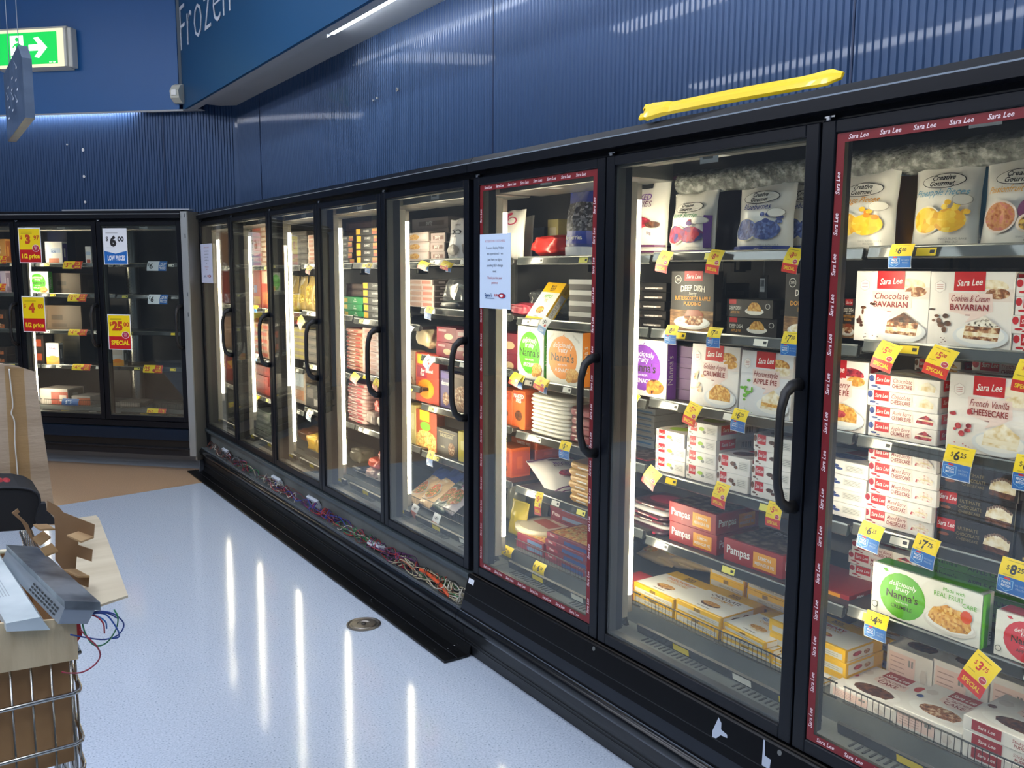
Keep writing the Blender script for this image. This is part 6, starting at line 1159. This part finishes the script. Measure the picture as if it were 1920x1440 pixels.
    for c, pts, nm in (('1c3f8c', ((168, 1149), (190, 1146), (215, 1152), (232, 1170), (222, 1190), (196, 1199), (165, 1196), (132, 1190)), 'blue'), ('24509c', ((168, 1151), (198, 1152), (220, 1180), (223, 1194), (210, 1197), (205, 1198)), 'blue'), ('1c3f8c', ((168, 1150), (185, 1148), (203, 1150), (218, 1158), (222, 1160)), 'blue'), ('2f6fb0', ((170, 1152), (186, 1157), (198, 1166), (200, 1178)), 'blue'),
                       ('2a7a52', ((152, 1149), (153, 1162), (160, 1188), (174, 1208), (190, 1210), (205, 1200), (218, 1178), (221, 1158), (214, 1143)), 'green'), ('b0303c', ((170, 1152), (184, 1158), (194, 1170), (196, 1187)), 'red'), ('a03048', ((150, 1180), (165, 1196), (180, 1210), (188, 1228), (178, 1246), (155, 1260), (130, 1262), (116, 1260)), 'red')):
        m = MB(); Pp = [ony(u, v, yw-.012*math.sin(i*1.1)) for i, (u, v) in enumerate(pts)]; Pp = cp(Pp); c0 = Pp[0]; m.tube([p-Cc for p in Pp], .0012, mat(c, .4, 0, None, .2), 6); m.obj(nm+'_wire', t2)
    # long white cover plates at the left
    A = ony(11, 1169, 1.372); B = ony(75, 1157, 1.372); F2 = ony(-75, 1016, 1.80)
    dv = F2-A; WM = nmat('pale_metal', ['a9b6bc', 'c4d0d4', 'd4dde0'], 8, .38, .25); b = MB(); dn = Vector((0, 0, -.012)); side = Vector((.012, 0, -.010))
    b.add([p-A for p in (A, B, B+dv, A+dv, A+dn, B+dn+side, B+dv+dn+side, A+dv+dn)], [(0, 1, 2, 3), (7, 6, 5, 4), (0, 4, 5, 1), (1, 5, 6, 2), (3, 2, 6, 7), (0, 3, 7, 4)], WM)
    n_ = (B-A).cross(dv).normalized()*.0008; n_ = n_ if n_.z > 0 else -n_
    for k in range(5): p = A+(B-A)*(.15+.09*k)+dv*.25-A+n_; b.add([p, p+(B-A)*.03, p+(B-A)*.03+dv*.45, p+dv*.45], [(0, 1, 2, 3)], mat('9faab0', .5))
    o = b.obj('metal_cover_plate'); o.location = A; tag(o, 'long pale metal cover plate sticking out of the carton at left', 'metal plate')
    # brown insert with folded tabs
    y = 1.66; tr = [(89, 939), (104, 947), (112, 952), (119, 961), (178, 984), (176, 1006), (147, 1014), (147, 1022), (174, 1031), (172, 1053), (144, 1044), (142, 1067), (149, 1074), (168, 1080), (166, 1102), (140, 1092), (118, 1068), (104, 1050), (104, 1000), (102, 968), (88, 958)]
    t3 = empty('cardboard_insert', ony(120, 1010, y)); tag(t3, 'brown die-cut cardboard insert with folded tabs on the open carton', 'cardboard insert'); c = t3.location
    BR = nmat('cardboard_insert_brown', ['866849', '967654'], 10, .8)
    def poly(name, pts, m, th=Vector((0, .0035, 0))):
        P = [(p if isinstance(p, Vector) else ony(p[0], p[1], p[2] if len(p) > 2 else y)) for p in pts]; k = len(P); b = MB()
        b.add([p-c for p in P]+[p+th-c for p in P], [tuple(range(k)), tuple(range(2*k-1, k-1, -1))]+[(i, k+i, k+(i+1) % k, (i+1) % k) for i in range(k)], m); return b.obj(name, t3)
    poly('main_panel', tr, BR); BL_ = nmat('cardboard_insert_light', ['a8875f', 'b8976c'], 10, .8)
    poly('folded_tab', [(125, 1003, 1.60), (147, 996, y), (176, 1006, y), (152, 1015, 1.60)], BL_, Vector((0, 0, -.003))); poly('folded_tab', [(118, 1067, 1.60), (142, 1066, y), (168, 1080, y), (146, 1080, 1.60)], BL_, Vector((0, 0, -.003)))
    poly('left_strip', [(22, 962), (33, 954), (37, 960), (33, 964), (53, 984), (62, 1008), (72, 1024), (88, 1040), (86, 1040), (58, 1010), (40, 978)], BR)
    for q in ([(61, 1008, 1.62), (81, 995, y), (95, 1006, y), (75, 1021, 1.62)], [(76, 1028, 1.62), (97, 1018, y), (109, 1032, y), (86, 1041, 1.62)], [(62, 983, 1.62), (88, 982, y), (103, 991, y), (75, 992, 1.62)]): poly('folded_tab', q, BL_, Vector((0, 0, -.003)))
    # tall carton behind
    y = 1.99; P = [ony(-80, 684, y), ony(0, 683, y), ony(25, 684, y), ony(66, 697, y), ony(101, 945, y), ony(104, 985, y), ony(-80, 985, y)]
    t4 = empty('tall_carton', P[3]); tag(t4, 'tall taped cardboard carton standing behind the trolley goods at left', 'carton'); c4 = t4.location; k = len(P); bk = Vector((-.03, .20, -.01))
    b = MB(); b.add([p-c4 for p in P]+[p+bk-c4 for p in P], [tuple(range(k))[::-1], tuple(range(k, 2*k))]+[(i, (i+1) % k, k+(i+1) % k, k+i) for i in range(k)], nmat('carton_face', ['a8937b', 'b9a48b', 'c2ae96'], 3, .8, bump=.2, bscale=30, stretch=(1, 1, 4))); b.obj('carton_body', t4)
    T_ = [ony(u, v, y-.001) for u, v in ((8, 686), (44, 690), (60, 930), (22, 930))]; b = MB(); b.add([p-c4 for p in T_]+[p-Vector((0, .0006, 0))-c4 for p in T_], [(0, 1, 2, 3), (7, 6, 5, 4)], TAPE); b.obj('clear_tape', t4)
    cr = cp([ony(u, v, y-.003) for u, v in ((17, 692), (20, 720), (24, 760), (21, 775), (27, 790), (28, 830), (31, 865), (34, 900), (37, 935))], 5); b = MB(); b.tube([p-c4 for p in cr], .0013, mat('e6e2da', .15, 0, None, .5), 5); b.obj('tape_crease', t4)
    # black bag
    b = MB(); Pb = [(-60, 916), (0, 912), (35, 912), (60, 917), (75, 926), (77, 940), (74, 975), (60, 990), (-60, 998)]; y0 = 1.86
    bm = bmesh.new(); ring = [ony(u, v, y0) for u, v in Pb]; ring2 = [p+Vector((-.006, .07, .012)) for p in ring]; ring0 = [ony(u*.96-1, v+3, y0-.012) for u, v in Pb]; k = len(Pb); cb = ring[3].copy()
    b.add([p-cb for p in ring0+ring+ring2], [tuple(range(k))[::-1]]+[(j*k+i, (j+1)*k+i, (j+1)*k+(i+1) % k, j*k+(i+1) % k) for j in range(2) for i in range(k)]+[tuple(range(2*k, 3*k))], mat('14171c', .75)); bm.free()
    t5 = empty('black_bag', cb); tag(t5, 'black fabric bag lying on the trolley in front of tall carton', 'bag'); o = b.obj('bag_body', t5)
    q = cp([ony(u, v, y0-.014) for u, v in ((-60, 919), (0, 915), (35, 915), (58, 919), (72, 928), (75, 945), (72, 972))], 5); b = MB(); b.tube([p-cb for p in q], .0022, mat('20242c', .6), 6); b.obj('piping', t5)
    Ps = [ony(u, v, 1.84) for u, v in ((74, 945), (86, 944), (88, 956), (103, 974), (104, 982), (70, 986), (66, 975))]; b = MB(); k = len(Ps); b.add([p-cb for p in Ps]+[p+Vector((0, .02, 0))-cb for p in Ps], [tuple(range(k))[::-1], tuple(range(k, 2*k))]+[(i, (i+1) % k, k+(i+1) % k, k+i) for i in range(k)], mat('1a1e26', .7)); b.obj('side_pocket', t5)
    for k, (u, v, r_) in enumerate(((-2, 908, .012), (11, 908, .012))):
        b = MB(); p = ony(u, v, 1.90); bm = bmesh.new(); bmesh.ops.create_uvsphere(bm, u_segments=20, v_segments=12, radius=r_); bm.verts.index_update(); b.add([Vector((w.co.x, w.co.y*2, w.co.z)) for w in bm.verts], [[w.index for w in f.verts] for f in bm.faces], mat('9c2230', .35), True); bm.free(); o = b.obj('red_knob'); o.location = p; tag(o, ('left', 'right')[k]+' dark red rounded knob showing above the black bag', 'knob')
    # bag of scraps in the basket
    me = crumple(.44, .20, .35, seed=140, m=glassmat('pinkish_film', 'd8b0b0', .12, .25, .7, .45)); o = bpy.data.objects.new('plastic_bag', me); COL.objects.link(o); o.location = (-2.08, 1.425, .585); tag(o, 'pinkish crumpled plastic bag at the bottom of the trolley', 'bag')
    b = MB(); q = cp([(-1.75, 1.78, 1.01), (-1.70, 1.74, 1.05), (-1.665, 1.68, 1.055), (-1.655, 1.62, 1.03)], 6); b.tube(q, .004, mat('c9c0a4', .4), 8); o = b.obj('cable'); tag(o, 'cream cable curving inside the open carton on the trolley', 'cable')
clutter()
print('PRODUCTS', COUNT[0])
